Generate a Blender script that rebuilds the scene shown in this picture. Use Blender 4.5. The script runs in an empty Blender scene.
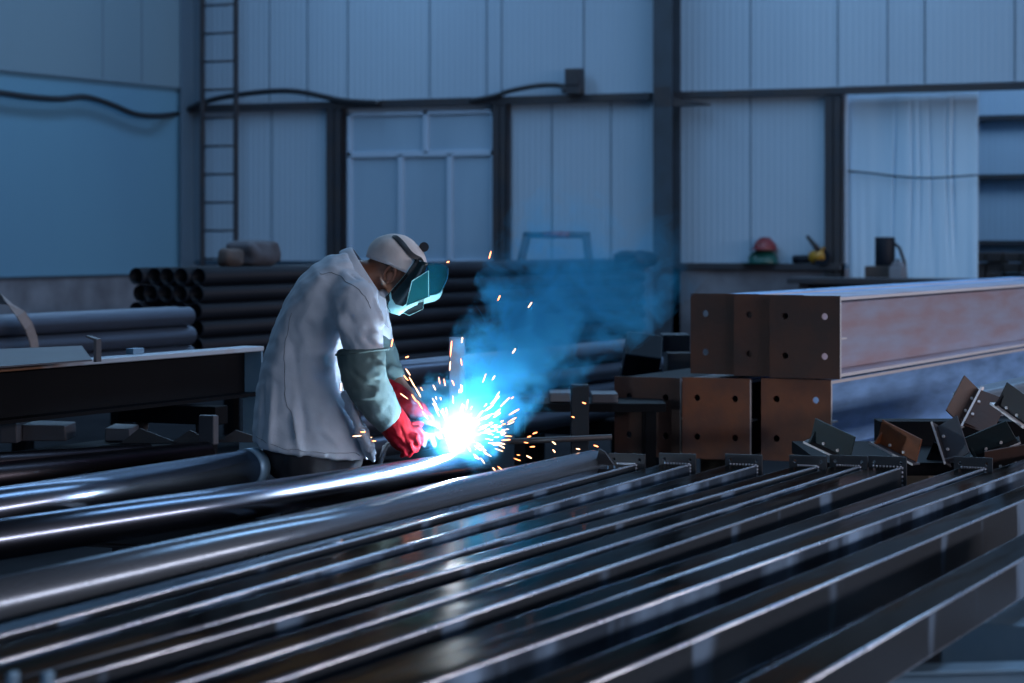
import bpy, bmesh, math, random
from mathutils import Vector, Matrix, noise as mnoise
PI = math.pi
SC = bpy.context.scene
COL = SC.collection
random.seed(7)
# ------------------------------------------------------------------ camera
FPX = 2418.0                      # focal length in pixels of the 1024 px wide frame
ANG = math.radians(25.7)          # view direction, counted from the X axis (the beams run along X)
CAMZ = 1.6
HY = 237.0                        # image row of the horizon
CA, SA = math.cos(ANG), math.sin(ANG)
cam_d = bpy.data.cameras.new('camera')
cam = bpy.data.objects.new('camera', cam_d); COL.objects.link(cam)
cam.location = (0, 0, CAMZ)
cam.rotation_euler = (PI/2, 0, ANG - PI/2)
cam_d.sensor_width = 36.0
cam_d.lens = FPX/1024*36.0
cam_d.shift_y = -(341.5 - HY)/1024
cam_d.clip_end = 200
cam_d.dof.use_dof = True
cam_d.dof.focus_distance = 8.9
cam_d.dof.aperture_fstop = 3.6
SC.camera = cam
# ------------------------------------------------------------------ light
SC.view_settings.view_transform = 'Standard'
SC.view_settings.look = 'None'
SC.view_settings.exposure = 0.0
SC.view_settings.gamma = 1.0
SC.view_settings.use_curve_mapping = False
wd = bpy.data.worlds.new('sky'); SC.world = wd; wd.use_nodes = True
wd.node_tree.nodes['Background'].inputs[0].default_value = (0.10, 0.28, 0.62, 1)
wd.node_tree.nodes['Background'].inputs[1].default_value = 0.05

def area(name, loc, target, sx, sy, power, color):
    l = bpy.data.lights.new(name, 'AREA'); l.shape = 'RECTANGLE'; l.size = sx; l.size_y = sy
    l.energy = power; l.color = color
    o = bpy.data.objects.new(name, l); COL.objects.link(o); o.location = loc
    d = Vector(target) - Vector(loc)
    o.rotation_euler = d.to_track_quat('-Z', 'Y').to_euler()
    return o
# long strip of open daylight along the right side of the hall
area('daylight_strip', (12, -11.5, 3.6), (12, 0, 2.9), 34, 1.0, 1800, (0.95, 0.90, 1.0))
# wide doorway of blue daylight behind the photographer
area('doorway_daylight', (-9, 2, 3.2), (5, 4, 1.8), 11, 4, 230, (0.40, 0.66, 1.0))
# skylights in the roof, after a lamp added to brighten the outer wall
area('yard_fill', (26.2, 7, 6.6), (28.5, 7, 2.0), 7, 2, 270, (0.40, 0.66, 1.0))
for y_ in (2.0, 8.0, 13.5):
    area('skylight_daylight', (17, y_, 7.25), (17, y_, 0), 16, 1.1, 430, (0.36, 0.64, 1.0))

# ------------------------------------------------------------------ helpers
def P(px, py, D):
    r = (px - 512)/FPX*D; u = -(py - HY)/FPX*D
    return Vector((D*CA + r*SA, D*SA - r*CA, CAMZ + u))
def PZ(px, py, z):
    return P(px, py, (CAMZ - z)*FPX/(py - HY))
def DX(px, x): return x/(CA + (px - 512)/FPX*SA)
def DY(px, y): return y/(SA - (px - 512)/FPX*CA)
def PX(px, py, x): return P(px, py, DX(px, x))
def PY(px, py, y): return P(px, py, DY(px, y))

class MB:
    def __init__(s): s.v = []; s.f = []; s.sm = []; s.mi = []
    def add(s, vs, fs, smooth=False, mi=0):
        n = len(s.v); s.v += [tuple(v) for v in vs]
        for f in fs:
            s.f.append([i + n for i in f]); s.sm.append(smooth); s.mi.append(mi)
        return s
    def box(s, a, b, M=None, mi=0):
        x0, y0, z0 = a; x1, y1, z1 = b
        vs = [Vector(p) for p in ((x0,y0,z0),(x1,y0,z0),(x1,y1,z0),(x0,y1,z0),(x0,y0,z1),(x1,y0,z1),(x1,y1,z1),(x0,y1,z1))]
        if M is not None: vs = [M @ v for v in vs]
        return s.add(vs, [(0,3,2,1),(4,5,6,7),(0,1,5,4),(1,2,6,5),(2,3,7,6),(3,0,4,7)], False, mi)
    def prism(s, poly, p0, p1, ax, ay, smooth=False, mi=0):
        """polygon (x, y) pairs swept from p0 to p1, ax / ay are the 3-D axes of the polygon"""
        p0, p1, ax, ay = map(Vector, (p0, p1, ax, ay)); n = len(poly)
        vs = [p0 + ax*x + ay*y for x, y in poly] + [p1 + ax*x + ay*y for x, y in poly]
        fs = [(i, (i+1) % n, n + (i+1) % n, n + i) for i in range(n)]
        s.add(vs, fs, smooth, mi)
        return s.add(vs, [tuple(range(n))[::-1], tuple(range(n, 2*n))], False, mi)
    def tube(s, pts, rad, seg=12, caps=True, smooth=True, mi=0, flat=1.0, up=None):
        pts = [Vector(p) for p in pts]; n = len(pts)
        rs = rad if isinstance(rad, (list, tuple)) else [rad]*n
        t = (pts[1] - pts[0]).normalized()
        ref = Vector(up) if up is not None else (Vector((0,0,1)) if abs(t.z) < .9 else Vector((1,0,0)))
        vs = []; a = None
        for i, p in enumerate(pts):
            t = (pts[min(i+1, n-1)] - pts[max(i-1, 0)]).normalized()
            b = (ref - t*ref.dot(t)) if a is None else (a - t*a.dot(t))
            b.normalize(); a = b; c = t.cross(b)
            for k in range(seg):
                w = 2*PI*k/seg
                vs.append(p + b*(math.cos(w)*rs[i]) + c*(math.sin(w)*rs[i]*flat))
        fs = [(i*seg + k, i*seg + (k+1) % seg, (i+1)*seg + (k+1) % seg, (i+1)*seg + k) for i in range(n-1) for k in range(seg)]
        s.add(vs, fs, smooth, mi)
        if caps: s.add(vs[:seg], [tuple(range(seg))[::-1]], False, mi); s.add(vs[-seg:], [tuple(range(seg))], False, mi)
        return s
    def hollow(s, p0, p1, r, th, seg=24, mi=0):
        p0, p1 = Vector(p0), Vector(p1); t = (p1 - p0).normalized()
        b = Vector((0,0,1)); b = (b - t*b.dot(t)).normalized(); c = t.cross(b); vs = []
        for (p, rr) in ((p0, r), (p1, r), (p1, r - th), (p0, r - th)):
            for k in range(seg):
                w = 2*PI*k/seg; vs.append(p + b*math.cos(w)*rr + c*math.sin(w)*rr)
        for j in range(4):
            q = (j+1) % 4
            s.add([vs[j*seg+k] for k in range(seg)] + [vs[q*seg+k] for k in range(seg)],
                  [(k, (k+1) % seg, seg + (k+1) % seg, seg + k) for k in range(seg)], j in (0, 2), mi)
        return s
    def ball(s, c, r, M=None, seg=16, rings=10, mi=0):
        c = Vector(c); r = Vector(r) if isinstance(r, (tuple, list, Vector)) else Vector((r, r, r)); vs = [Vector((0,0,r.z))]
        for i in range(1, rings):
            th = PI*i/rings
            for k in range(seg):
                w = 2*PI*k/seg; vs.append(Vector((r.x*math.sin(th)*math.cos(w), r.y*math.sin(th)*math.sin(w), r.z*math.cos(th))))
        vs.append(Vector((0,0,-r.z)))
        if M is not None: vs = [M @ v for v in vs]
        vs = [c + v for v in vs]; L = len(vs) - 1
        fs = [(0, 1+k, 1+(k+1) % seg) for k in range(seg)]
        fs += [(1+(i-1)*seg+k, 1+i*seg+k, 1+i*seg+(k+1) % seg, 1+(i-1)*seg+(k+1) % seg) for i in range(1, rings-1) for k in range(seg)]
        fs += [(L, 1+(rings-2)*seg+(k+1) % seg, 1+(rings-2)*seg+k) for k in range(seg)]
        return s.add(vs, fs, True, mi)
    def chain(s, pts, rad, seg=14):
        """a limb: tapered tube with round joints"""
        s.tube(pts, rad, seg)
        for p, r in zip(pts, rad): s.ball(p, r, None, seg, 8)
        return s
    def mesh(s, name):
        me = bpy.data.meshes.new(name); me.from_pydata(s.v, [], s.f); me.update()
        me.polygons.foreach_set('use_smooth', s.sm); me.polygons.foreach_set('material_index', s.mi)
        bm = bmesh.new(); bm.from_mesh(me); bmesh.ops.remove_doubles(bm, verts=bm.verts, dist=1e-6)
        bmesh.ops.recalc_face_normals(bm, faces=bm.faces); bm.to_mesh(me); bm.free()
        return me
    def build(s, name, mat, parent=None, bevel=0, seg=2):
        o = bpy.data.objects.new(name, s.mesh(name)); COL.objects.link(o)
        for m in (mat if isinstance(mat, (list, tuple)) else [mat]): o.data.materials.append(m)
        if parent is not None: o.parent = parent
        if bevel:
            b = o.modifiers.new('bevel', 'BEVEL'); b.width = bevel; b.segments = seg; b.limit_method = 'ANGLE'; b.angle_limit = math.radians(40)
            b.harden_normals = False
        return o

def tag(o, label=None, cat=None, group=None, kind=None):
    if label: o['label'] = label
    if cat: o['category'] = cat
    if group: o['group'] = group
    if kind: o['kind'] = kind
    return o
def empty(name, loc, rz=0, label=None, cat=None, group=None):
    o = bpy.data.objects.new(name, None); COL.objects.link(o); o.location = loc; o.rotation_euler = (0, 0, rz)
    o.empty_display_size = .1
    return tag(o, label, cat, group)
def copy_tree(o, parent=None):
    c = o.copy(); COL.objects.link(c); c.parent = parent
    for ch in list(o.children): copy_tree(ch, c)
    return c
def struct(name, mb, mat, bevel=0): return tag(mb.build(name, mat, None, bevel), kind='structure')

# ------------------------------------------------------------------ materials
def mat(name, col, rough=.5, metal=0, n_col=None, n_scale=8, n_amt=.5, stretch=(1,1,1), bump=0, b_scale=40, rough_var=0, spec=.5, detail=5, low=.35, high=.65):
    m = bpy.data.materials.new(name); m.use_nodes = True; nt = m.node_tree; N = nt.nodes; K = nt.links
    b = N['Principled BSDF']
    b.inputs['Base Color'].default_value = (*col, 1); b.inputs['Roughness'].default_value = rough; b.inputs['Metallic'].default_value = metal
    b.inputs['Specular IOR Level'].default_value = spec
    tc = N.new('ShaderNodeTexCoord'); mp = N.new('ShaderNodeMapping'); mp.inputs['Scale'].default_value = stretch
    K.new(tc.outputs['Object'], mp.inputs[0])
    if n_col or rough_var:
        no = N.new('ShaderNodeTexNoise'); no.inputs['Scale'].default_value = n_scale; no.inputs['Detail'].default_value = detail
        K.new(mp.outputs[0], no.inputs['Vector'])
        cr = N.new('ShaderNodeMapRange'); cr.inputs[1].default_value = low; cr.inputs[2].default_value = high
        K.new(no.outputs[0], cr.inputs[0])
        if n_col:
            mx = N.new('ShaderNodeMix'); mx.data_type = 'RGBA'; mx.inputs[6].default_value = (*col, 1); mx.inputs[7].default_value = (*n_col, 1)
            mu = N.new('ShaderNodeMath'); mu.operation = 'MULTIPLY'; mu.inputs[1].default_value = n_amt
            K.new(cr.outputs[0], mu.inputs[0]); K.new(mu.outputs[0], mx.inputs[0]); K.new(mx.outputs[2], b.inputs['Base Color'])
        if rough_var:
            r = N.new('ShaderNodeMapRange'); r.inputs[3].default_value = rough - rough_var; r.inputs[4].default_value = rough + rough_var
            K.new(cr.outputs[0], r.inputs[0]); K.new(r.outputs[0], b.inputs['Roughness'])
    if bump:
        n2 = N.new('ShaderNodeTexNoise'); n2.inputs['Scale'].default_value = b_scale; n2.inputs['Detail'].default_value = 4
        K.new(mp.outputs[0], n2.inputs['Vector'])
        bp = N.new('ShaderNodeBump'); bp.inputs['Strength'].default_value = bump; bp.inputs['Distance'].default_value = .01
        K.new(n2.outputs[0], bp.inputs['Height']); K.new(bp.outputs[0], b.inputs['Normal'])
    return m
def edge_tint(m, t, w_=1.0):
    m.node_tree.nodes['Principled BSDF'].inputs['Specular Tint'].default_value = (t, t*w_, t*w_*w_*1.05, 1); return m
def emis(name, col, s):
    m = bpy.data.materials.new(name); m.use_nodes = True; b = m.node_tree.nodes['Principled BSDF']
    b.inputs['Base Color'].default_value = (0,0,0,1); b.inputs['Emission Color'].default_value = (*col, 1); b.inputs['Emission Strength'].default_value = s
    return m
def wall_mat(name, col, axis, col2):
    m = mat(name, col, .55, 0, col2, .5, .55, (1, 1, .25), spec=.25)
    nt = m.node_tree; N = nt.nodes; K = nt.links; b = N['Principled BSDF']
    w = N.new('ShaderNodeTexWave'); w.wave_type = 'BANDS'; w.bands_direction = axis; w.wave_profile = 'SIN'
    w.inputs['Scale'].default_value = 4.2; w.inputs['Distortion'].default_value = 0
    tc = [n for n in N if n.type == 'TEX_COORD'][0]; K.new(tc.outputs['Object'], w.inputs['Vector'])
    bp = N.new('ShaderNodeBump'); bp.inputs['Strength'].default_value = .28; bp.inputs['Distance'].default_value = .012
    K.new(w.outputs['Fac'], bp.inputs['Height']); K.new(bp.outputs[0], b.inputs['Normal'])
    return m
M = {}
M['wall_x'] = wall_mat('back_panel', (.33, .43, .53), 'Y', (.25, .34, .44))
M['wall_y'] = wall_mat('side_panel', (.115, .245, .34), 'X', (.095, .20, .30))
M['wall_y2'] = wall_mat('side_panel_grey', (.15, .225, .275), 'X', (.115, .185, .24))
M['seam'] = mat('panel_seam', (.10, .15, .20), .6)
M['dado'] = mat('painted_brick', (.16, .17, .20), .8, 0, (.07, .07, .085), 2.2, .8, bump=.4, b_scale=12)
M['floor'] = mat('concrete_floor', (.014, .014, .017), .85, 0, (.006, .006, .008), 1.3, .9, bump=.3, b_scale=20, spec=.05)
M['roof'] = mat('roof_sheet', (.06, .07, .085), .7)
M['frame'] = mat('dark_painted_steel', (.022, .025, .034), .5, 0, (.05, .035, .03), 4, .5)
M['flash'] = mat('corner_flashing', (.10, .15, .20), .5)
M['column'] = mat('column_steel', (.035, .05, .07), .5, 0, (.02, .025, .03), 3, .5)
M['pvc'] = mat('white_window_frame', (.32, .42, .54), .4)
M['pane'] = mat('window_glass', (.22, .32, .42), .22, 0, (.30, .42, .54), 1.6, .5, (1, 1, .3), spec=.6)
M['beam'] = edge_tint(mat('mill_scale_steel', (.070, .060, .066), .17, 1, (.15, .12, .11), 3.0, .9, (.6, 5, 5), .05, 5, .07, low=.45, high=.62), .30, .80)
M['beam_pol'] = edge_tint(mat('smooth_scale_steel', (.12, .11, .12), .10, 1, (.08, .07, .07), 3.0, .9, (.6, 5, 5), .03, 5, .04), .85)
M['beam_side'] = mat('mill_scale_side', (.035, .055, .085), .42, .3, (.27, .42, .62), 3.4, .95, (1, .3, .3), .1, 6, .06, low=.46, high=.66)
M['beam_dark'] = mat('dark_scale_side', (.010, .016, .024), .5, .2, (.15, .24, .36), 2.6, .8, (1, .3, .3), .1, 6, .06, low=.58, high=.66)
M['worn'] = mat('worn_highlight_edge', (.80, .84, .92), .25, .7, (.35, .42, .55), 3.0, .9, (1, .2, .2), 0, 5, .05)  # bare worn edge, paled further to carry the daylight strip's highlight lines
M['beam_end'] = mat('end_plate_steel', (.028, .030, .036), .45, .3, (.05, .045, .045), 9, .6)
M['bead'] = mat('weld_bead_steel', (.55, .60, .70), .3, .5)
M['pipe'] = edge_tint(mat('pipe_steel', (.26, .29, .36), .23, 1, (.16, .19, .25), 5, .6, (.25, 2, 2), .015, 6, .04), .7)
M['pipe_pale'] = edge_tint(mat('pale_pipe_steel', (.26, .30, .35), .24, .7, (.18, .215, .26), 6, .6, (.3, 2, 2), .02, 9, .05), .6)
M['pipe_dull'] = edge_tint(mat('dull_pipe_steel', (.050, .044, .050), .36, 1, (.03, .03, .035), 4, .6, (.3, 2, 2)), .22, .85)
M['pipe_black'] = mat('black_pipe_steel', (.007, .009, .014), .5, 0, (.018, .022, .032), 2, .5, (.3, 2, 2), spec=.15)
M['pipe_far'] = mat('blue_grey_pipe', (.13, .15, .20), .36, .7, (.08, .09, .13), 3, .5, (.3, 2, 2))
M['galv'] = mat('galvanised_steel', (.22, .27, .33), .35, .6, (.16, .20, .25), 9, .5)
M['rust'] = mat('rusty_plate', (.24, .080, .036), .6, .0, (.085, .048, .046), 5, .85, (1, 1, 1), .15, 30, .08)
M['rust_m'] = mat('brown_plate', (.115, .046, .030), .6, .0, (.06, .036, .032), 5, .85, (1, 1, 1), .15, 30)
M['rust_o'] = mat('orange_rust_plate', (.27, .07, .018), .65, .1, (.055, .028, .018), 6, .85, (1, 1, 1), .15, 30)
M['rust_d'] = mat('dark_rust_plate', (.062, .036, .031), .6, .0, (.13, .048, .026), 5, .6, (1, 1, 1), .15, 30)
M['ibeam'] = mat('scaled_beam_steel', (.40, .42, .54), .42, .2, (.36, .24, .26), 5.0, .8, (.35, 1, 2.2), .10, 14, .08)
M['ibeam_b'] = mat('blue_scaled_beam_steel', (.25, .47, .82), .42, .1, (.09, .18, .34), 5.0, .8, (.35, 1, 2.2), .10, 14, .08)
M['black'] = mat('black_web_steel', (.0035, .004, .006), .6, 0, (.006, .006, .008), 2, .6, spec=.08)
M['edge'] = mat('pale_flange_steel', (.42, .48, .56), .4, .2, (.34, .14, .05), 1.4, .9, (1, 1, 1), .05, 10, low=.5, high=.6)  # pale flange steel with orange rust patches
M['plate_blue'] = mat('blue_grey_plate', (.14, .27, .40), .4, .2, (.22, .34, .45), 8, .5)
M['plate_grey'] = mat('grey_steel_sheet', (.085, .085, .10), .5, .2, (.06, .06, .075), 4, .5)
M['bracket'] = mat('bracket_steel', (.028, .028, .034), .5, .2, (.045, .028, .024), 9, .5, bump=.1)
M['bracket_t'] = mat('teal_bracket_steel', (.016, .032, .040), .5, .2, (.03, .03, .03), 9, .5, bump=.1)
M['bright'] = mat('ground_edge_steel', (.70, .64, .64), .4, .15)
M['timber'] = mat('timber', (.10, .075, .055), .8, 0, (.05, .035, .025), 3, .7, (1, 1, 8))
M['strap'] = mat('lifting_strap_web', (.22, .19, .19), .8, 0, (.15, .13, .13), 30, .5)
M['cable'] = mat('black_rubber', (.012, .013, .018), .5)
M['red'] = mat('red_plastic', (.15, .020, .026), .4)
M['green'] = mat('green_plastic', (.010, .085, .075), .35)
M['yellow'] = mat('yellow_plastic', (.34, .17, .012), .45)
M['junk'] = mat('grimy_grey_sack', (.055, .055, .068), .8, 0, (.03, .025, .03), 5, .8, bump=.5, b_scale=8)
M['dark'] = mat('dark_machine', (.006, .009, .016), .5, 0, spec=.2)
M['jug'] = mat('pale_plastic', (.16, .17, .20), .6)
M['tarp'] = mat('tarpaulin', (.50, .66, .80), .5, 0, (.30, .50, .68), 1.2, .7, (1, 1.5, .2), .35, 2.2)
M['brown'] = mat('brown_bricks', (.07, .05, .045), .85, 0, (.03, .025, .025), 6, .7)

# ------------------------------------------------------------------ the hall
XB = 25.3      # inner face of the back wall
YL = 16.6      # inner face of the left wall
struct('floor', MB().box((-12, -12, -.1), (34, 19, 0)), M['floor'])
struct('ceiling', MB().box((-12, -12, 7.4), (34, 19, 7.5)), M['roof'])

def zx(px, py, x): return PX(px, py, x).z
def yx(px, x=XB): return PX(px, 237, x).y
# back wall: sandwich panels over a low brick wall, with an opening at the right
zd = 1.31; zg = 3.24
yo1, yo0 = yx(845), yx(1060)
w = MB()
w.box((XB, yo1, zd), (XB+.12, YL+.2, 7.4))
w.box((XB, -12, zg), (XB+.12, yo1, 7.4))
w.box((XB, -12, 0), (XB+.12, yo0, zg))
for px in (270, 308, 348, 430, 487, 502, 584, 751, 838, 888, 925, 1015):
    y = yx(px); w.box((XB-.006, y-.006, 3.25), (XB, y+.010, 7.4), mi=1)
for px in (272, 552, 611, 751):
    y = yx(px); w.box((XB-.006, y-.006, zd), (XB, y+.008, 3.15), mi=1)
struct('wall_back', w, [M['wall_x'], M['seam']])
w = MB(); w.box((XB-.10, yo1, 0), (XB+.16, YL+.2, zd-.06)); w.box((XB-.06, yo0, 0), (XB+.16, yo1, .9))
struct('wall_back_dado', w, M['dado'])
struct('trim_1', MB().box((XB-.16, yo1, zd-.07), (XB+.0, yx(660), zd)), M['frame'], .004)
# left wall: lower panels, and upper sheets that lap over them
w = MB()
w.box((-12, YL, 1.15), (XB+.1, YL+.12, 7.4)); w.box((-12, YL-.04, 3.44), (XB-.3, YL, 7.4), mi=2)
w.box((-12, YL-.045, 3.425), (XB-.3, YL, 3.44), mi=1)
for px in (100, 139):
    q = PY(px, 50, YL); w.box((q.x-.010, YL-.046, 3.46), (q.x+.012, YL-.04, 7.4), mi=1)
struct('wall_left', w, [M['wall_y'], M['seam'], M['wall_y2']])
struct('wall_left_dado', MB().box((-12, YL-.09, 0), (XB, YL+.12, 1.13)), M['dado'])
struct('trim_2', MB().box((-12, YL-.10, 1.13), (XB, YL, 1.16)), M['column'])
# corner flashing
struct('trim_3', MB().box((XB-.30, YL-.06, 0), (XB, YL-.04, 7.4)).box((XB-.02, YL-.14, zd), (XB, YL-.06, 7.4)), M['flash'])
# outside wall seen through the opening
w = MB(); XO = 28.5
w.box((XO, -4, .9), (XO+.1, 14, 7))
struct('wall_outer', w, [M['wall_x']])

def bar(name, mb, label, cat, m=M['frame'], bevel=0, group=None):
    return tag(mb.build(name, m, None, bevel), label, cat, group)
# wall framing: girts (rails) and posts
zgirt = 3.19
bar('wall_rail', MB().box((XB-.14, yx(654), zgirt-.05), (XB-.0, yx(176), zgirt+.035)), 'long dark steel rail along back wall left of the tall column', 'rail', group=None)
bar('wall_rail', MB().box((XB-.14, -2, zgirt-.04), (XB-.0, yx(676), zgirt+.035)), 'long dark steel rail over the tarpaulin opening right of the column', 'rail')
def post(px0, px1, ztop, label, zb=0, m=M['frame'], dx=.12):
    y1, y0 = yx(px0), yx(px1); ym = (y0+y1)/2
    mb = MB().box((XB-dx, y0, zb), (XB-dx+.012, y1, ztop)).box((XB-.012, y0, zb), (XB-.001, y1, ztop)).box((XB-dx, ym-.006, zb), (XB-.001, ym+.006, ztop))
    mb.box((XB-dx, y0, zb), (XB-.001, y0+.012, ztop))
    return bar('wall_post', mb, label, 'post', m)
post(331, 347, zgirt-.05, 'narrow dark post left of the white framed window')
post(497, 511, zgirt-.05, 'narrow dark post right of the white framed window')
post(828, 845, zgirt-.05, 'dark post between grey panels and the tarpaulin')
# tall column
y1, y0 = yx(653, XB-.35), yx(672, XB-.35)
c = empty('wall_column', (XB-.35, (y0+y1)/2, 0), 0, 'tall dark steel column in front of back wall, full height', 'column')
hw = (y1-y0)/2
MB().box((0, -hw, 0), (.014, hw, 7.35)).box((.25, -hw, 0), (.264, hw, 7.35)).box((.014, -.006, 0), (.25, .006, 7.35)).build('shaft', M['column'], c)
MB().box((-.10, -hw-.1, 0), (.3, hw+.1, .02)).build('base_plate', M['frame'], c)
MB().prism([(0, 0), (.42, 0), (.42, .02), (0, .10)], (0.02, -hw, zgirt-.14), (.10, -hw, zgirt-.14), (0, -1, 0), (0, 0, 1)).build('gusset', M['frame'], c)
MB().box((-.004, -hw*.9, zgirt-.14), (0, hw*.9, zgirt+.08)).build('joint_plate', M['frame'], c)

# window
y1, y0 = yx(350), yx(497); zt = zx(420, 111, XB); zb = zx(420, 264, XB); zm = zx(420, 154, XB)
wf = MB(); t = .055; X0, X1 = XB-.07, XB-.005
wf.box((X0, y1-t, zb), (X1, y1, zt)); wf.box((X0, y0, zb), (X1, y0+t, zt)); wf.box((X0, y0, zt-.05), (X1, y1, zt)); wf.box((X0, y0, zb), (X1, y1, zb+t))
wf.box((X0, y0, zm-.035), (X1, y1, zm+.035))
wf.box((X0, yx(428)-.035, zm), (X1, yx(428)+.035, zt))
for px in (403, 452): wf.box((X0, yx(px)-.035, zb), (X1, yx(px)+.035, zm))
win = struct('window_1', wf, M['pvc'], .006)
pm = MB()
pm.box((XB-.03, y0+.03, zb+.03), (XB-.02, y1-.03, zt-.03))
pn = pm.build('pane', M['pane'], win)

# ladder fixed to the back wall
lx = XB-.35; ya, yb = yx(202.5, lx), yx(236, lx)
lad = empty('wall_ladder', (lx, (ya+yb)/2, 0), 0, 'tall dark steel ladder fixed upright near the left corner', 'ladder')
h = (ya-yb)/2
zlb = zx(218, 268, lx)-.6
for s in (-1, 1): MB().box((-.03, s*h-.022, zlb), (.03, s*h+.022, 7.3)).build('rail', M['frame'], lad, .004)
dz = 28.2/FPX*DX(218, lx); zr = zx(218, 5, lx)
k = 0
while zr - k*dz > zlb:
    MB().tube([(0, -h, zr-k*dz), (0, h, zr-k*dz)], .014, 10).build('rung', M['frame'], lad); k += 1
for k in range(1, 12):
    if zr + k*dz < 7.3: MB().tube([(0, -h, zr+k*dz), (0, h, zr+k*dz)], .014, 10).build('rung', M['frame'], lad)
for z in (5.2, 6.6):
    for s in (-1, 1): MB().box((0, s*h-.01, z), (.35, s*h+.01, z+.03)).build('wall_bracket', M['frame'], lad)

# cables
def cable(pts, r, label, name='power_cable'):
    out = []; n = len(pts)                       # Catmull-Rom through the points
    for i in range(n-1):
        a, b, c_, d = pts[max(i-1, 0)], pts[i], pts[i+1], pts[min(i+2, n-1)]
        for k_ in range(5):
            t_ = k_/5; out.append(.5*((2*b) + (c_-a)*t_ + (2*a-5*b+4*c_-d)*t_*t_ + (3*b-a-3*c_+d)*t_**3))
    return tag(MB().tube(out + [pts[-1]], r, 10).build(name, M['cable']), label, 'cable')
pts = [PY(px, py, YL-.12) for px, py in ((-60, 88), (-20, 92), (0, 93), (30, 97), (60, 99), (85, 97), (110, 104), (135, 114), (158, 116))]
pts += [PX(px, py, XB-.2) for px, py in ((180, 113), (200, 104), (220, 98), (245, 94), (275, 91), (300, 92), (325, 97), (345, 101), (380, 103))]
cable(pts, .035, 'thick black cable sagging over the left wall to the long rail')
cable([PX(px, py, XB-.18) for px, py in ((470, 101), (495, 96), (510, 91), (535, 86), (555, 85), (570, 88))], .03, 'short black cable arching into the small box on the rail')
q = PX(575, 82, XB-.2)
jb = empty('junction_box', (q.x, q.y, zgirt+.035), 0, 'small dark electrical box standing on the back wall rail', 'box')
MB().box((-.07, -.09, 0), (.08, .10, .29)).build('box_body', M['frame'], jb, .01)
MB().box((-.085, -.07, .10), (-.07, .08, .27)).build('lid', M['frame'], jb, .004)
MB().tube([(-.02, .1, .05), (-.02, .14, .05)], .035, 12).build('cable_gland', M['cable'], jb)

# tarpaulin in the opening and what stands there
ny = 120; nz = 24; ya, yb = yx(846, XB+.2), yx(978, XB+.2); za, zb_ = .75, 3.16; vs = []; fs = []
for i in range(ny+1):
    for j in range(nz+1):
        u, v = i/ny, j/nz; y = ya + (yb-ya)*u; z = za + (zb_-za)*v
        dx = .030*mnoise.noise(Vector((u*5, v*1.2, 1.3))) + .016*(1-v)*mnoise.noise(Vector((u*20, v*.7, 5)))
        for c0, wd_, dp in ((.50, .006, .05), (.64, .006, .04), (.37, .006, .05), (.82, .008, .06), (.77, .006, .05), (.56, .005, .04)):
            dx += dp*math.exp(-((u-c0-.01*math.sin(v*5+c0*9))/wd_)**2)*max(0, math.sin(PI*min(1, (1-v)*1.3)))
        vs.append((XB+.2+dx, y, z))
for i in range(ny):
    for j in range(nz):
        a = i*(nz+1)+j; fs.append((a, a+1, a+nz+2, a+nz+1))
tp = MB().add(vs, fs, True).build('tarpaulin', M['tarp'])
so = tp.modifiers.new('thick', 'SOLIDIFY'); so.thickness = .004
tag(tp, 'pale blue creased tarpaulin hanging in the opening at right', 'tarpaulin')
cable([PX(px, py, XB+.10) for px, py in ((846, 171), (870, 173), (895, 176), (925, 178), (950, 177), (978, 175))], .010, 'thin cord strung across the hanging tarpaulin', 'cord')
for (py, lb) in ((118, 'upper thin dark rail on far wall right of the tarpaulin'), (177, 'middle thin dark rail on far wall right of the tarpaulin'), (243, 'lowest dark rail on far wall above the brown bricks')):
    z = PX(1000, py, XO).z
    bar('wall_rail', MB().box((XO-.1, 0, z-.03), (XO, yx(960, XO), z+.03)), lb, 'rail')
# brown brick heap at far right
bk = empty('brick_pallet', (XO-1.2, PX(1015, 240, XO-1.2).y, 0), 0, 'brown stack of rough blocks behind the right beams', 'blocks')
zt_ = PX(1015, 252, XO-1.2).z
b_ = MB()
for i in range(9):
    for j in range(4):
        x = random.uniform(-.03, .03)
        b_.box((x-.2, -.9+i*.2, zt_-.12*(j+1)+.01), (x+.1, -.9+i*.2+.18, zt_-.12*j + random.uniform(-.01, .015)))
b_.build('block_layer', M['brown'], bk, .01)
MB().box((-.25, -.95, 0), (.2, .95, zt_-.48)).build('pallet_base', M['timber'], bk)

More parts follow.
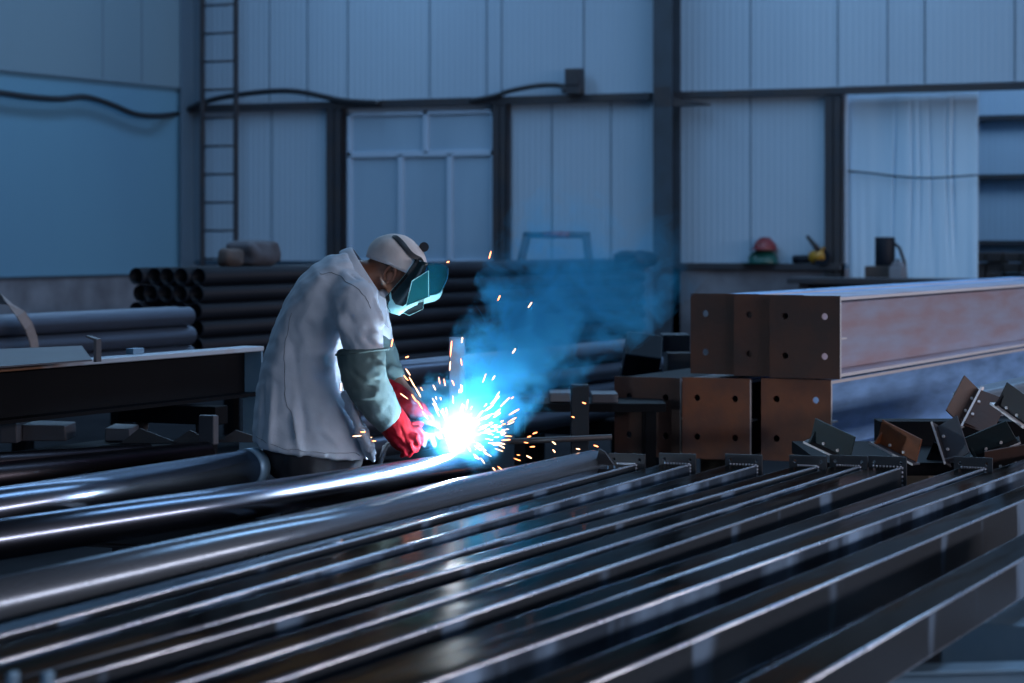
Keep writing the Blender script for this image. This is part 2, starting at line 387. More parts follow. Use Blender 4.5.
# red and green hard hats on the sill
def helmet(px, py, x, r, m, label, tilt=0, zbase=None):
    p = PX(px, py, x)
    if zbase is not None: p.z = zbase
    e = empty('hard_hat', p, random.uniform(0, 3), label, 'hard hat')
    vs = []; seg = 28; R = 9
    for i in range(R+1):
        th = PI/2*i/R
        for k_ in range(seg):
            w_ = 2*PI*k_/seg; vs.append((r*1.1*math.sin(th)*math.cos(w_), r*.92*math.sin(th)*math.sin(w_), r*.92*math.cos(th)+.01))
    fs = [(i*seg+k_, (i+1)*seg+k_, (i+1)*seg+(k_+1) % seg, i*seg+(k_+1) % seg) for i in range(R) for k_ in range(seg)]
    MB().add(vs, fs, True).build('shell', m, e)
    bvs = [(r*1.1*a*math.cos(2*PI*k_/seg)+(.05 if math.cos(2*PI*k_/seg) > .6 else 0)*(a > 1), r*.92*a*math.sin(2*PI*k_/seg), z) for a, z in ((.98, .012), (1.14, .0), (1.14, .008)) for k_ in range(seg)]
    MB().add(bvs, [(j*seg+k_, j*seg+(k_+1) % seg, (j+1)*seg+(k_+1) % seg, (j+1)*seg+k_) for j in range(2) for k_ in range(seg)], True).build('brim', m, e)
    rb = MB()
    for s in (-.03, 0, .03):
        rb.tube([(r*1.1*math.sin(t_)*1.01, s*1.0, r*.92*math.cos(t_)*1.01+.01) for t_ in [(-1.2+.2*i_) for i_ in range(13)]], .006, 6)
    rb.build('crown_rib', m, e)
    return e
zs = zd
helmet(763, 262, XB-.13, .150, M['green'], 'green hard hat on the sill, under the red one', zbase=zs)
helmet(765, 240, XB-.13, .138, M['red'], 'dark red hard hat stacked on top of the green one', zbase=zs+.145)
# yellow and black grinder on the sill
g = empty('angle_grinder', PX(818, 262, XB-.13), 0, 'small yellow and black angle grinder lying on the sill', 'power tool')
g.location.z = zs
MB().tube([(0, .28, .045), (0, .05, .05)], .045, 14).build('motor_body', M['dark'], g)
MB().tube([(0, .08, .06), (0, -.09, .10)], [.07, .085], 14).build('gear_head', M['yellow'], g)
MB().tube([(-.02, -.02, .14), (-.02, .05, .22), (-.02, .12, .30)], [.03, .028, .02], 10).build('side_handle', M['cable'], g)
MB().tube([(-.05, -.06, .07), (-.065, -.06, .07)], .09, 20).build('disc', M['dark'], g)

# machine with hoses below the tarpaulin
xm = XB-1.2; q = PX(885, 275, xm)
mc = empty('pump_unit', (q.x, q.y, 0), 0, 'dark round motor with black hoses in front of tarpaulin', 'machine')
s_ = DX(885, xm)/FPX
zt_ = PX(885, 237, xm).z; z1 = PX(885, 266, xm).z
MB().tube([(0, 0, z1), (0, 0, zt_)], 10*s_, 24).build('motor', M['dark'], mc, .01)
MB().box((-.16, -.17, z1-.14), (.14, .17, z1)).box((-.1, -.1, 0), (.1, .1, z1-.14)).build('base', M['brown'], mc, .01)
for a_, b_ in ((20, 242), (14, 258)):
    pts = [(0, -(px-885)*s_, PX(885, py, xm).z) for px, py in ((885+8, b_), (885+a_*.75, b_+6), (885+a_, b_+20), (885+a_+2, b_+40))]
    MB().tube(pts, .018, 10).build('hose', M['cable'], mc)
q = PX(898, 275, xm-.2); q.z = 0
jg = empty('plastic_canister', q, 0, 'pale canister beside the dark round motor', 'canister')
z_ = PX(898, 262, xm-.2).z
MB().box((-.09, -.07, 0), (.09, .07, z_-.05)).prism([(-.07, 0), (.07, 0), (.03, .06), (-.03, .06)], (-.06, 0, z_-.05), (.06, 0, z_-.05), (0, 1, 0), (0, 0, 1)).build('canister_body', M['jug'], jg, .01)
MB().tube([(0, 0, z_), (0, 0, z_+.03)], .02, 10).build('cap', M['dark'], jg)
# low dark bench in front of the opening
bn = empty('work_bench', (XB-2.1, yo1-2.2, 0), 0, 'long low dark bench below the tarpaulin opening', 'bench')
zt_ = PX(870, 278, XB-2.1).z
MB().box((-.25, -4, zt_-.06), (.25, 2.05, zt_)).build('bench_top', M['frame'], bn, .005)
MB().box((.1, -4, .3), (.16, 2.0, zt_-.06)).build('back_panel', M['frame'], bn)
for y_ in (-3.8, -1.8, 0, 1.9): MB().box((-.2, y_-.04, 0), (-.12, y_+.04, zt_-.06)).build('leg', M['frame'], bn)

# sacks / junk by the ladder
def lump(name, px0, px1, py0, py1, x, dep, m, label, cat, seed):
    """a slumped heap with its foot at row py1"""
    a, b = PX(px0, py1, x), PX(px1, py1, x); zt_ = PX((px0+px1)/2, py0, x).z; zb_ = a.z
    mb = MB(); cy = (a.y+b.y)/2; hy = abs(a.y-b.y)/2; vs = []; nu, nv = 28, 14
    for i in range(nv+1):
        th = PI*i/nv
        for k_ in range(nu):
            w_ = 2*PI*k_/nu; ct, st = math.cos(th), math.sin(th)
            e_ = lambda v_: math.copysign(abs(v_)**.55, v_)
            p = Vector((dep/2*e_(st)*e_(math.cos(w_)), hy*e_(st)*e_(math.sin(w_)), (zt_-zb_)/2*e_(ct)))
            f_ = 1 + .34*mnoise.noise(p*9 + Vector((seed, 0, 0)))
            vs.append(p*f_ if p.z > -.3*(zt_-zb_) else p)
    fs = [(i*nu+k_, (i+1)*nu+k_, (i+1)*nu+(k_+1) % nu, i*nu+(k_+1) % nu) for i in range(nv) for k_ in range(nu)]
    o = mb.add(vs, fs, True).build(name, m); o.location = (x, cy, (zt_+zb_)/2); return tag(o, label, cat)
lump('cloth_sack', 238, 270, 240, 267, 16.1, .4, M['junk'], 'grimy grey sack on pipes just right of the ladder', 'sack', 1.)
lump('rag_bundle', 223, 238, 248, 267, 15.65, .25, M['brown'], 'small dark brown bundle at the foot of the ladder', 'bundle', 4.)
lump('tarp_bundle', 618, 650, 251, 268, 22.5, .5, M['dark'], 'dark covered heap just left of the tall column', 'bundle', 7.)

# ------------------------------------------------------------------ stacks of pipe in the background
ORD = ['topmost', 'second from top', 'third from top', 'fourth from top', 'fifth from top', 'sixth from top', 'seventh from top', 'eighth from top', 'lowest']
def pipe_group(Y0, ztop, d, rows, cols, x0, x1, m, label, group, colname, gap=1.01, jit=.25, th=.006, sq=False):
    proto = None; dz = d*(1.0 if sq else .866)*gap
    for r in range(rows):
        for c_ in range(cols):
            if proto is None:
                proto = o = MB().hollow((0, 0, 0), (x1-x0, 0, 0), d/2, th, 20).build('steel_pipe', m)
            else:
                o = proto.copy(); COL.objects.link(o)
            tag(o, label % (colname[c_], ORD[r] if r < rows-1 else 'lowest'), 'pipe', group)
            o.location = (x0 + random.uniform(-jit, jit)*.3, Y0 + d/2 + c_*d*gap + (0 if sq else (r % 2)*d/2*gap), ztop - d/2 - r*dz)
    return ztop - d - (rows-1)*dz
def bearers(xs, y0, y1, ztop, label, n=0):
    for i, x in enumerate(xs):
        e = empty('bearer_stand', (x, (y0+y1)/2, 0), 0, label[i], 'support stand')
        L = (y1-y0)/2
        MB().box((-.06, -L, ztop-.1), (.06, L, ztop)).build('top_bar', M['black'], e, .005)
        for s in (-1, 1): MB().box((-.05, s*L*.8-.05, 0), (.05, s*L*.8+.05, ztop-.1)).build('leg', M['black'], e, .005)
# black pipes seen end-on
zb0 = pipe_group(9.62, 1.375, .125, 7, 5, DY(197, 9.68)*CA + (197-512)/FPX*DY(197, 9.68)*SA, 23.2, M['pipe_black'],
           'black open-ended pipe beneath the ladder, %s column, %s row of the stack', 'black pipes in the far left stack', ('rightmost', 'second rightmost', 'middle', 'second leftmost', 'leftmost'), jit=.12, sq=True)
bearers((16.6, 22), 9.6, 10.6, zb0, ('dark stand under the near end of black pipes', 'dark stand under the far end of black pipes'))
# blue-grey pipes at the left edge
xe = (PY(195, 320, 8.3)).x
zb0 = pipe_group(8.3, 1.165, .118, 3, 2, xe-8, xe, M['pipe_far'], 'blue grey pipe under the strap at left edge, %s side, %s', 'blue grey pipes in the strapped bundle', ('near', 'far'), jit=.2, sq=True)
bearers((xe-.8, xe-3.4), 8.2, 9.1, zb0, ('dark stand under the end of strapped bundle', 'dark stand under the middle of strapped bundle'))
# pipes behind the smoke
xe = PY(664, 345, 6.05).x
zb0 = pipe_group(6.05, .93, .120, 4, 2, xe-4.7, xe, M['pipe_far'], 'low grey pipe behind the smoke, %s side, %s', 'grey pipes behind the smoke', ('near', 'far'), jit=.3, sq=True)
bearers((xe-.9, xe-3.9), 5.9, 6.65, zb0, ('dark stand at right end of low grey pipes', 'dark stand at left end of low grey pipes'))
# lifting strap over the left bundle
pts = [PY(px, py, 8.26 - o) for px, py, o in ((-8, 296, -.25), (0, 298, -.12), (10, 304, -.03), (20, 314, .03), (28, 326, .05), (33, 340, .05), (35, 355, .05), (34, 372, .05))]
sm = MB(); W_ = .036; vs = []
for i, p in enumerate(pts):
    t_ = (pts[min(i+1, len(pts)-1)] - pts[max(i-1, 0)]).normalized(); s_ = t_.cross(Vector((0, 1, 0))).normalized()
    for a_, b_ in ((-1, 0), (1, 0), (1, .006), (-1, .006)): vs.append(p + s_*W_*a_ + Vector((0, -b_, 0)))
sm.add(vs, [(i*4+k_, i*4+(k_+1) % 4, (i+1)*4+(k_+1) % 4, (i+1)*4+k_) for i in range(len(pts)-1) for k_ in range(4)])
tag(sm.build('lifting_strap', M['strap']), 'flat grey brown lifting strap over pipes at the left edge', 'strap')

# trolley frame standing in the smoke
xt = 23.6
e = empty('trolley', PX(556, 300, xt), 0, 'dark trolley frame with a raised handle seen through smoke', 'trolley'); e.location.z = 0
o0 = Vector(e.location)
def tl(px, py, dx=0): v = PX(px, py, xt) - o0; v.x += dx; return v
MB().tube([tl(515, 285), tl(527, 236)], .045, 10).build('upright', M['frame'], e)
MB().tube([tl(592, 285), tl(586, 236)], .045, 10).build('upright', M['frame'], e)
MB().tube([tl(524, 235), tl(589, 235)], .035, 10).build('handle', M['frame'], e)
MB().tube([tl(545, 235, -.01), tl(570, 235, -.01)], .04, 10).build('grip', M['red'], e)
zz = tl(550, 285).z
MB().box((-.3, -.45, zz-.06), (.3, .45, zz)).build('deck', M['frame'], e)
for sx in (-1, 1):
    for sy in (-1, 1):
        MB().box((sx*.24-.02, sy*.38-.02, .16), (sx*.24+.02, sy*.38+.02, zz-.06)).build('leg', M['frame'], e)
        MB().tube([(sx*.24, sy*.38-.025, .08), (sx*.24, sy*.38+.025, .08)], .08, 18).build('wheel', M['cable'], e)

# ------------------------------------------------------------------ beams
def hole_plate(w, h, t, holes, r, ox=0, oz=0):
    """plate in the YZ plane, thickness along X, with round holes"""
    ys = sorted({-w/2, w/2} | {a for hx, _ in holes for a in (hx-r*1.4, hx+r*1.4)}); zs_ = sorted({0, h} | {a for _, hz in holes for a in (hz-r*1.4, hz+r*1.4)})
    mb = MB()
    for i in range(len(ys)-1):
        for j in range(len(zs_)-1):
            a0, a1, b0, b1 = ys[i], ys[i+1], zs_[j], zs_[j+1]; cy, cz = (a0+a1)/2, (b0+b1)/2
            hh = [q for q in holes if abs(q[0]-cy) < 1e-6 and abs(q[1]-cz) < 1e-6]
            if not hh:
                for x in (0, t): mb.add([(x, a0, b0), (x, a1, b0), (x, a1, b1), (x, a0, b1)], [(0, 1, 2, 3)])
            else:
                n = 16; sq = []; ci = []
                for k_ in range(n):
                    w_ = 2*PI*k_/n; c_, s_ = math.cos(w_), math.sin(w_); q = max(abs(c_), abs(s_)); R = r*1.4
                    sq.append((cy+c_/q*R, cz+s_/q*R)); ci.append((cy+c_*r, cz+s_*r))
                for x in (0, t):
                    mb.add([(x, *p) for p in sq] + [(x, *p) for p in ci], [(k_, (k_+1) % n, n+(k_+1) % n, n+k_) for k_ in range(n)])
                mb.add([(0, *p) for p in ci] + [(t, *p) for p in ci], [(k_, (k_+1) % n, n+(k_+1) % n, n+k_) for k_ in range(n)], True)
    for a, b in (((-w/2, 0), (w/2, 0)), ((w/2, 0), (w/2, h)), ((w/2, h), (-w/2, h)), ((-w/2, h), (-w/2, 0))):
        mb.add([(0, *a), (0, *b), (t, *b), (t, *a)], [(0, 1, 2, 3)])
    return mb
def ibeam_poly(w, h, tf, tw):
    return [(-w/2, 0), (w/2, 0), (w/2, tf), (tw/2, tf), (tw/2, h-tf), (w/2, h-tf), (w/2, h), (-w/2, h), (-w/2, h-tf), (-tw/2, h-tf), (-tw/2, tf), (-w/2, tf)]
def stack_beam(pxr, pyt, D, x1, m, mp, label, w=.35, h=.393, fw=.31):
    """H beam with a drilled end plate; (pxr, pyt) is the top right corner of the plate"""
    q = P(pxr, pyt, D)
    e = empty('steel_beam', (q.x, q.y + w/2, q.z - h), 0, label, 'beam')
    hole_plate(w, h, .014, [(s*.098, z) for s in (-1, 1) for z in (h*.27, h*.75)], .0165).build('end_plate', mp, e)
    MB().prism(ibeam_poly(fw, h-.012, .018, .012), (.014, 0, .006), (x1-q.x, 0, .006), (0, 1, 0), (0, 0, 1)).build('beam_body', m, e, .003)
    for za_ in (.007, h-.023): MB().box((.014, -fw/2-.002, za_), (x1-q.x, -fw/2, za_+.014)).build('flange_edge', M['bright'], e)
    MB().box((-.001, -w/2-.0015, .003), (.015, -w/2, h-.003)).build('plate_edge', M['bright'], e)
    MB().box((.05, -fw/2-.012, h*.47), (.13, -fw/2+.01, h*.47+.008)).build('tack_strip', M['bright'], e)
    return q.z - h
zT = 0
stack_beam(840, 296, 11.4, 17, M['ibeam'], M['rust_d'], 'upper steel beam nearest the camera, its dark end plate showing four holes')
stack_beam(803, 295, 11.55, 17, M['ibeam_b'], M['rust_m'], 'upper steel beam in the middle, brown plate half hidden by its neighbour', fw=.11)
stack_beam(758, 294, 11.7, 17, M['ibeam_b'], M['rust_d'], 'upper steel beam farthest left, blackish end plate', fw=.16)
zP = stack_beam(831, 380, 11.45, 17, M['ibeam_b'], M['rust'], 'lower steel beam at right, orange brown end plate beside a dark gap')
stack_beam(750, 379, 11.62, 17, M['rust_d'], M['rust'], 'lower steel beam in the middle, reddish brown end plate')
stack_beam(680, 378, 11.86, 17, M['black'], M['rust_d'], 'lower steel beam at left end, dull brown end plate by smoke')
for x, lb in ((11.6, 'timber sleeper stand under the drilled end plates'), (15.5, 'timber sleeper stand under the far beam ends')):
    e = empty('bearer_stand', (x+1.0, 4.22, 0), 0, lb, 'support stand')
    MB().box((-.1, -.72, zP-.12), (.1, .72, zP-.004)).build('top_bar', M['timber'], e, .005)
    for s in (-1, 1): MB().box((-.08, s*.55-.1, 0), (.08, s*.55+.1, zP-.12)).build('leg', M['timber'], e, .005)

# square tubes in the foreground
TOP = .80
def rrect(w, h, r, n=4):
    pts = []
    for cx, cz, a0 in ((w-r, h-r, 0), (r, h-r, 90), (r, r, 180), (w-r, r, 270)):
        for k_ in range(n+1):
            a = math.radians(a0 + 90*k_/n); pts.append((cx + r*math.cos(a), cz + r*math.sin(a)))
    return pts
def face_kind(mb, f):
    """0 = flat top and inside, 1 = rounded edges, scale worn off and painted pale as highlight, 2 = side walls"""
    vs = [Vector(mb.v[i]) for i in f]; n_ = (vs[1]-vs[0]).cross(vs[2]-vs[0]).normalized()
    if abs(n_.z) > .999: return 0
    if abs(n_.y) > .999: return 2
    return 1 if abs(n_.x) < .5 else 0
def square_tube(far, near, w, h, label, plate=True, ext=1.2, side=None, top_m=None, top=TOP, pw=.135, extend_far=0):
    a, b = PZ(far[0], far[1], top), PZ(near[0], near[1], top)
    d = (a - b); d.z = 0; L = d.length; d.normalize()
    rz = math.atan2(d.y, d.x); L += ext
    a = a + d*extend_far; L += extend_far
    e = empty('square_tube', (a.x, a.y, top-h), rz, label, 'steel tube')
    sec = rrect(w, h, .0055)
    inn = [(x*(w-.012)/w+.006, z*(h-.012)/h+.006) for x, z in rrect(w, h, .0055)]
    n = len(sec); mb = MB(); vs = [(-L, x, z) for x, z in sec] + [(0, x, z) for x, z in sec] + [(0, x, z) for x, z in inn] + [(-L, x, z) for x, z in inn]
    for j in range(4):
        q_ = (j+1) % 4
        mb.add([vs[j*n+k_] for k_ in range(n)] + [vs[q_*n+k_] for k_ in range(n)], [(k_, (k_+1) % n, n+(k_+1) % n, n+k_) for k_ in range(n)], False)
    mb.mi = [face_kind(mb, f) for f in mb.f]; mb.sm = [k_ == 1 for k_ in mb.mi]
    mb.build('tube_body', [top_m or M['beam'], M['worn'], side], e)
    if plate:
        o = hole_plate(pw, h+.055, .010, [(s*(pw/2-.02), h+.034) for s in (-1, 1)], .006).build('end_plate', M['beam_end'], e); o.location = (0, w/2, -.02)
        wb = MB()
        for k_ in range(9): wb.ball((-.004, -.002, .008+k_*(h-.012)/8), (.006, .004, .0045), None, 8, 6)
        for k_ in range(9): wb.ball((-.004, .004+k_*(w-.008)/8, h+.001), (.006, .0045, .003), None, 8, 6)
        wb.build('weld_bead', M['bead'], e)
    return e
tubes = [
 ((636, 464), (0, 634), .070, .10, 'square steel tube next to the pale round pipe, mirroring orange sparks', True),
 ((690, 464), (0, 660), .095, .10, 'square steel tube second in the row from the pale round pipe', True),
 ((757, 465), (266, 607), .10, .10, 'square steel tube third in the row from the pale round pipe', True),
 ((818, 466), (306, 610), .075, .10, 'square steel tube fourth in the row from the pale round pipe', True),
 ((860, 466), (256, 658), .085, .10, 'square steel tube fifth in the row from the pale round pipe', True),
 ((902, 467), (266, 683), .105, .13, 'square steel tube with bright beaded end plate, beside the orange bracket', True),
 ((985, 468), (512, 633), .085, .10, 'square steel tube whose end plate stands by the propped grey bracket', True),
 ((1024, 470), (512, 652), .10, .11, 'square steel tube with blotchy blue side, fourth from the lower right corner edge', False),
 ((1024, 500), (590, 683), .105, .12, 'square steel tube second from the lower right corner', False),
 ((1024, 558), (805, 683), .11, .10, 'square steel tube nearest the camera at the lower right corner', False)]
tubes[7] = (*tubes[7][:4], 'square steel tube with blotchy blue side, third from the lower right corner', False)
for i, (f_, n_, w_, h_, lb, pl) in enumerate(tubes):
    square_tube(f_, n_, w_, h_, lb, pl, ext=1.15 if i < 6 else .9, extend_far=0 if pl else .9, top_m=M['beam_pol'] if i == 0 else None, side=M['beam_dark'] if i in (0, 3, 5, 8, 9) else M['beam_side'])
# trestles that carry them
def trestle(D0, label, hz, pxa=-150, pxb=1200, dD=0, m=None):
    m = m or M['frame']
    a = P(pxa, 300, D0 + dD); b = P(pxb, 300, D0 - dD); a.z = b.z = 0
    mid = (a+b)/2; d = b-a; L = d.length/2; rz = math.atan2(d.y, d.x)
    e = empty('trestle', mid, rz, label, 'trestle')
    MB().prism([(-.05, 0), (.05, 0), (.05, .008), (.006, .008), (.006, .092), (.05, .092), (.05, .1), (-.05, .1), (-.05, .092), (-.006, .092), (-.006, .008), (-.05, .008)], (-L, 0, hz-.1), (L, 0, hz-.1), (0, 1, 0), (0, 0, 1)).build('cross_beam', m, e, .002)
    for s in (-.9, 0, .9):
        MB().box((s*L-.035, -.04, .012), (s*L+.035, .04, hz-.1)).build('leg', m, e, .004)
        MB().box((s*L-.1, -.1, 0), (s*L+.1, .1, .012)).build('foot_plate', M['frame'], e)
trestle(5.15, 'blue grey steel trestle below the tubes at lower right', TOP-.131, 150, 1150, -.15, M['plate_blue'])
trestle(7.9, 'blue grey steel trestle under the far plated ends of the tubes', TOP-.131, 150, 1150, -.1)
# blue-grey steel block beyond the trestle at the lower right
q = P(1010, 641, 6.2)
e = empty('steel_box_section', (q.x, q.y, 0), 0, 'short blue grey box section standing under the lower right tubes', 'box section')
MB().box((-.3, -.5, 0), (.3, .10, q.z+.09)).build('section_wall', M['plate_blue'], e, .006)
MB().box((-.32, -.52, 0), (.32, .12, .02)).build('base_plate', M['frame'], e)
# upright tabs at the lower left corner
for px, lb in ((13, 'upright steel tab nearest the lower left corner'), (48, 'second upright steel tab from the lower left corner')):
    q = P(px, 672, 3.9); tag(MB().box((-.012, -.006, 0), (.012, .006, .30)).build('steel_tab', M['plate_blue'], None, .003), lb, 'tab').location = (q.x, q.y, q.z-.30)
q = P(30, 672, 3.9)
tag(MB().box((-.6, -.15, q.z-.42), (.25, .10, q.z-.28)).box((-.55, -.12, 0), (-.45, .08, q.z-.42)).box((.1, -.12, 0), (.2, .08, q.z-.42)).build('tab_rest', M['frame'], None, .004), 'dark low rest carrying tabs under the lower left corner', 'stand').location = (q.x, q.y, 0)

# ------------------------------------------------------------------ big pipes at the left
def round_pipe(far, near, r, ztop, m, label, name='round_pipe', extf=0, extn=1.2, th=.006, collar=False, closed=False):
    """the far / near points are on the top edge of the pipe in the picture"""
    a, b = PZ(far[0], far[1], ztop), PZ(near[0], near[1], ztop)
    d = a-b; d.z = 0; d.normalize(); a = a + d*extf; b = b - d*extn
    L = (a-b).length; e = empty(name, (a.x, a.y, ztop-2*r), math.atan2(d.y, d.x), label, 'pipe')
    MB().hollow((-L, 0, r), (0, 0, r), r, th, 48).build('pipe_body', m, e)
    if collar:
        MB().hollow((-.05, 0, r), (.012, 0, r), r*1.07, .012, 48).build('end_collar', M['plate_blue'], e)
    if closed:
        MB().tube([(-.004, 0, r), (.003, 0, r)], r*.97, 40).build('end_cap', m, e)
    return e
round_pipe((478, 450), (0, 519), .056, .830, M['pipe'], 'long polished round pipe being welded under the gloves', extn=1.0, closed=True)
round_pipe((252, 449), (0, 487), .066, .835, M['pipe'], 'round pipe ending in a collar below the jacket hem', extn=1.0, collar=True)
round_pipe((593, 450), (0, 577), .057, .850, M['pipe_pale'], 'pale satin round pipe running from lower left to the rusty plates', extn=1.0, closed=True)
round_pipe((205, 441), (0, 462), .05, .83, M['pipe_dull'], 'dull dark round pipe behind the collared pipe', extn=1.0)
round_pipe((150, 444), (0, 452), .04, .80, M['pipe_dull'], 'farthest thin dark pipe in the left foreground pile', extn=1.0)
# a bent piece at the end of the pale pipe
q = PZ(604, 452, .858)
tag(MB().prism([(0, 0), (.07, 0), (.035, .045), (.015, .055)], (0, 0, 0), (.012, .0, 0), (0, -1, 0), (0, 0, 1)).build('steel_offcut', M['bracket'], None, .001), 'small triangular steel offcut behind the pale pipe end', 'offcut').location = (q.x+.06, q.y+.06, q.z-.05)
trestle(7.55, 'steel trestle under the round pipes beside the worker', .718, -60, 560, .35)
trestle(5.9, 'steel trestle under the near part of round pipes', .718, -200, 300, .2)

# gusset plates behind the left pipes
ZR = P(200, 452, 9.5).z
for px, py, D, lb, dx_ in ((150, 432, 9.9, 'thin triangular gusset plate, leftmost above the dark pipes', .10), (200, 434, 9.9, 'thin triangular gusset plate beside the pale upright post', .05), (246, 434, 9.95, 'thin triangular gusset plate beside the jacket hem', .09)):
    q = P(px-10, py-4, D)
    tag(MB().prism([(0, 0), (dx_+.06, -(q.z-ZR)), (-.08, -(q.z-ZR))], (-.004, 0, 0), (.004, 0, 0), (SA*1.0, -CA, 0), (0, 0, 1)).build('gusset_plate', M['bracket'], None, .001), lb, 'plate').location = q
# low shelf that carries them
q = P(180, 450, 9.7)
e = empty('steel_rack', (q.x, q.y, 0), 0, 'low dark rack with pale slabs below the deep black beam', 'rack')
zr_ = ZR
MB().box((-1.95, .0, zr_-.06), (.28, .5, zr_)).build('rack_top', M['black'], e, .004)
for sx in (-1.85, .2):
    for sy in (.05, .4): MB().box((sx-.04, sy-.04, 0), (sx+.04, sy+.04, zr_-.06)).build('leg', M['frame'], e)
for (pa, pb, ya_, yb_, D, lb) in ((0, 17, 426, 446, 9.9, 'pale flat slab at the left edge below the black beam'), (22, 66, 429, 444, 10.0, 'pale flat slab in the middle below the black beam'), (105, 130, 431, 443, 10.0, 'pale flat slab at right below the black beam')):
    a, b = P(pa, yb_, D), P(pb, yb_, D); h_ = (yb_-ya_)/FPX*D
    mb = MB().prism([(0, 0), ((b-a).length, 0), ((b-a).length*.97, h_), (0, h_*1.1)], (0, 0, 0), (.25*CA, .25*SA, 0), (SA, -CA, 0), (0, 0, 1))
    tag(mb.build('steel_slab', M['plate_grey'], None, .004), lb, 'slab').location = (a.x, a.y, zr_)
q = P(207, 446, 9.85)
tag(MB().box((-.02, -.045, zr_-.001), (.02, .03, P(207, 415, 9.85).z)).build('upright_post', M['plate_grey'], None, .006), 'short pale upright post between the gusset plates', 'post').location = (q.x, q.y, 0)

# deep dark beam with stiffener
a = PZ(263, 347, 1.1); xb = a.x; yb_ = a.y
e = empty('deep_beam', (xb, yb_ + .10, .70), 0, 'deep black steel beam with pale top flange left of worker', 'beam')
MB().prism([(-.10, .18), (.0, .18), (.0, .386), (-.01, .386), (-.01, .195), (-.10, .195)], (-4.2, 0, 0), (0, 0, 0), (0, 1, 0), (0, 0, 1)).build('beam_body', M['black'], e)
MB().box((-4.2, -.104, .382), (0.004, .0, .404)).build('top_flange', M['edge'], e, .004)
MB().box((-.012, -.10, .0), (.0, .0, .382)).build('end_stiffener', M['plate_blue'], e, .002)
MB().box((-.012, -.10, -.12), (.0, .02, .0)).build('foot_tab', M['plate_blue'], e, .002)
for x in (-.66, -3.52):
    s = empty('saw_horse', (xb+x, yb_+.1, 0), 0, 'dark saw horse under the deep beam, %s' % ('far one' if x > -2 else 'near one'), 'saw horse')
    MB().box((-.05, -.3, .80), (.05, .2, .879)).build('top_bar', M['black'], s, .004)
    for sy in (-1, 1): MB().tube([(0, sy*.28, 0), (0, sy*.15-.05, .82)], .03, 8).build('leg', M['frame'], s)
# sheet lying on it, with an upright tab
c4 = [PZ(px, py, 1.112) for px, py in ((-40, 371), (92, 361), (82, 347), (-40, 352))]
mb = MB().add([*c4, *[v + Vector((0, 0, .006)) for v in c4]], [(0, 1, 2, 3), (7, 6, 5, 4), (0, 4, 5, 1), (1, 5, 6, 2), (2, 6, 7, 3), (3, 7, 4, 0)])
tag(mb.build('steel_sheet', M['plate_grey']), 'flat grey steel sheet lying on the deep black beam', 'sheet')
q = PZ(94, 362, 1.105)
tag(MB().prism([(0, 0), (.012, 0), (.012, .09), (-.03, .105), (-.03, .098), (0, .085)], (-.004, 0, 0), (.03, 0, 0), (SA, -CA, 0), (0, 0, 1)).build('hooked_tab', M['plate_grey'], None, .001), 'small hooked steel tab upright on the deep beam', 'tab').location = q
a = PZ(185, 355, 1.105)
tag(MB().box((-.04, -.02, 0), (.04, .02, .025)).build('steel_clip', M['plate_blue'], None, .003), 'small pale clip on top flange near the worker', 'clip').location = (a.x, yb_+.1, 1.104)

# things between the worker and the stacks
def blk(name, px0, px1, py0, py1, D, dep, m, label, cat, bevel=.004, zb=None):
    a, b = P(px0, py1, D), P(px1, py0, D); wv = (px1-px0)/FPX*D; zb = a.z if zb is None else zb
    o = MB().box((0, 0, 0), (wv, dep, b.z-zb)).build(name, m, None, bevel); o.location = (a.x, a.y, zb); o.rotation_euler.z = ANG-PI/2
    return tag(o, label, cat)
blk('upright_post', 449, 465, 338, 470, 11.2, .08, M['pipe_far'], 'pale square post rising behind the bright smoke', 'post', zb=0)
blk('upright_post', 571, 589, 385, 460, 11.0, .1, M['dark'], 'dark square post left of the dull brown end plates', 'post', zb=0)
blk('steel_crate', 663, 690, 335, 352, 13.5, .3, M['dark'], 'small dark steel block, upper of two, left of upper beams', 'block', zb=None)
blk('steel_crate', 668, 692, 353, 376, 13.3, .4, M['bracket'], 'dark steel block, lower of two, left of upper beams', 'block', zb=0)
q = P(642, 356, 13.3)
o = MB().box((-.09, -.1, -.09), (.09, .1, .09)).build('steel_block', M['dark'], None, .008); o.location = q; o.rotation_euler = (.2, .8, .6); tag(o, 'dark tilted steel block beside lower grey pipes', 'block')
blk('block_pedestal', 622, 662, 369, 380, 13.3, .3, M['dark'], 'dark pedestal below the tilted steel block', 'pedestal', zb=0)
for i, (px, py, D, w_, lb) in enumerate(((562, 398, 11.6, .10, 'pale steel offcut left of the dark square post'), (604, 399, 11.6, .13, 'pale steel offcut right of the dark square post'))):
    blk('steel_offcut', px-12, px+14, py-5, py+4, D, .25, M['plate_grey'], lb, 'offcut', zb=None)
q = P(582, 403, 11.6)
e = empty('offcut_table', (q.x, q.y, 0), ANG-PI/2, 'dark low table carrying pale offcuts behind the welding', 'table')
MB().box((-.35, -.05, q.z-.04), (.40, .4, q.z)).build('table_top', M['black'], e)
for sx in (-.3, .33):
    for sy in (0, .33): MB().box((sx-.025, sy-.025, 0), (sx+.025, sy+.025, q.z-.04)).build('leg', M['black'], e)
a, b = P(500, 442, 9.9), P(612, 437, 9.9)
tag(MB().tube([a, b], .012, 10).build('thin_rod', M['bracket']), 'thin steel rod lying behind the pale pipe end', 'rod')
q = P(556, 446, 10.0); 
tag(MB().box((-.5, -.25, .0), (.55, .3, q.z-.16)).build('low_plinth', M['black'], None, .01), 'low black plinth in shadow under the thin rod', 'plinth').location = (q.x, q.y, 0); bpy.context.scene.objects['low_plinth'].rotation_euler.z = ANG-PI/2

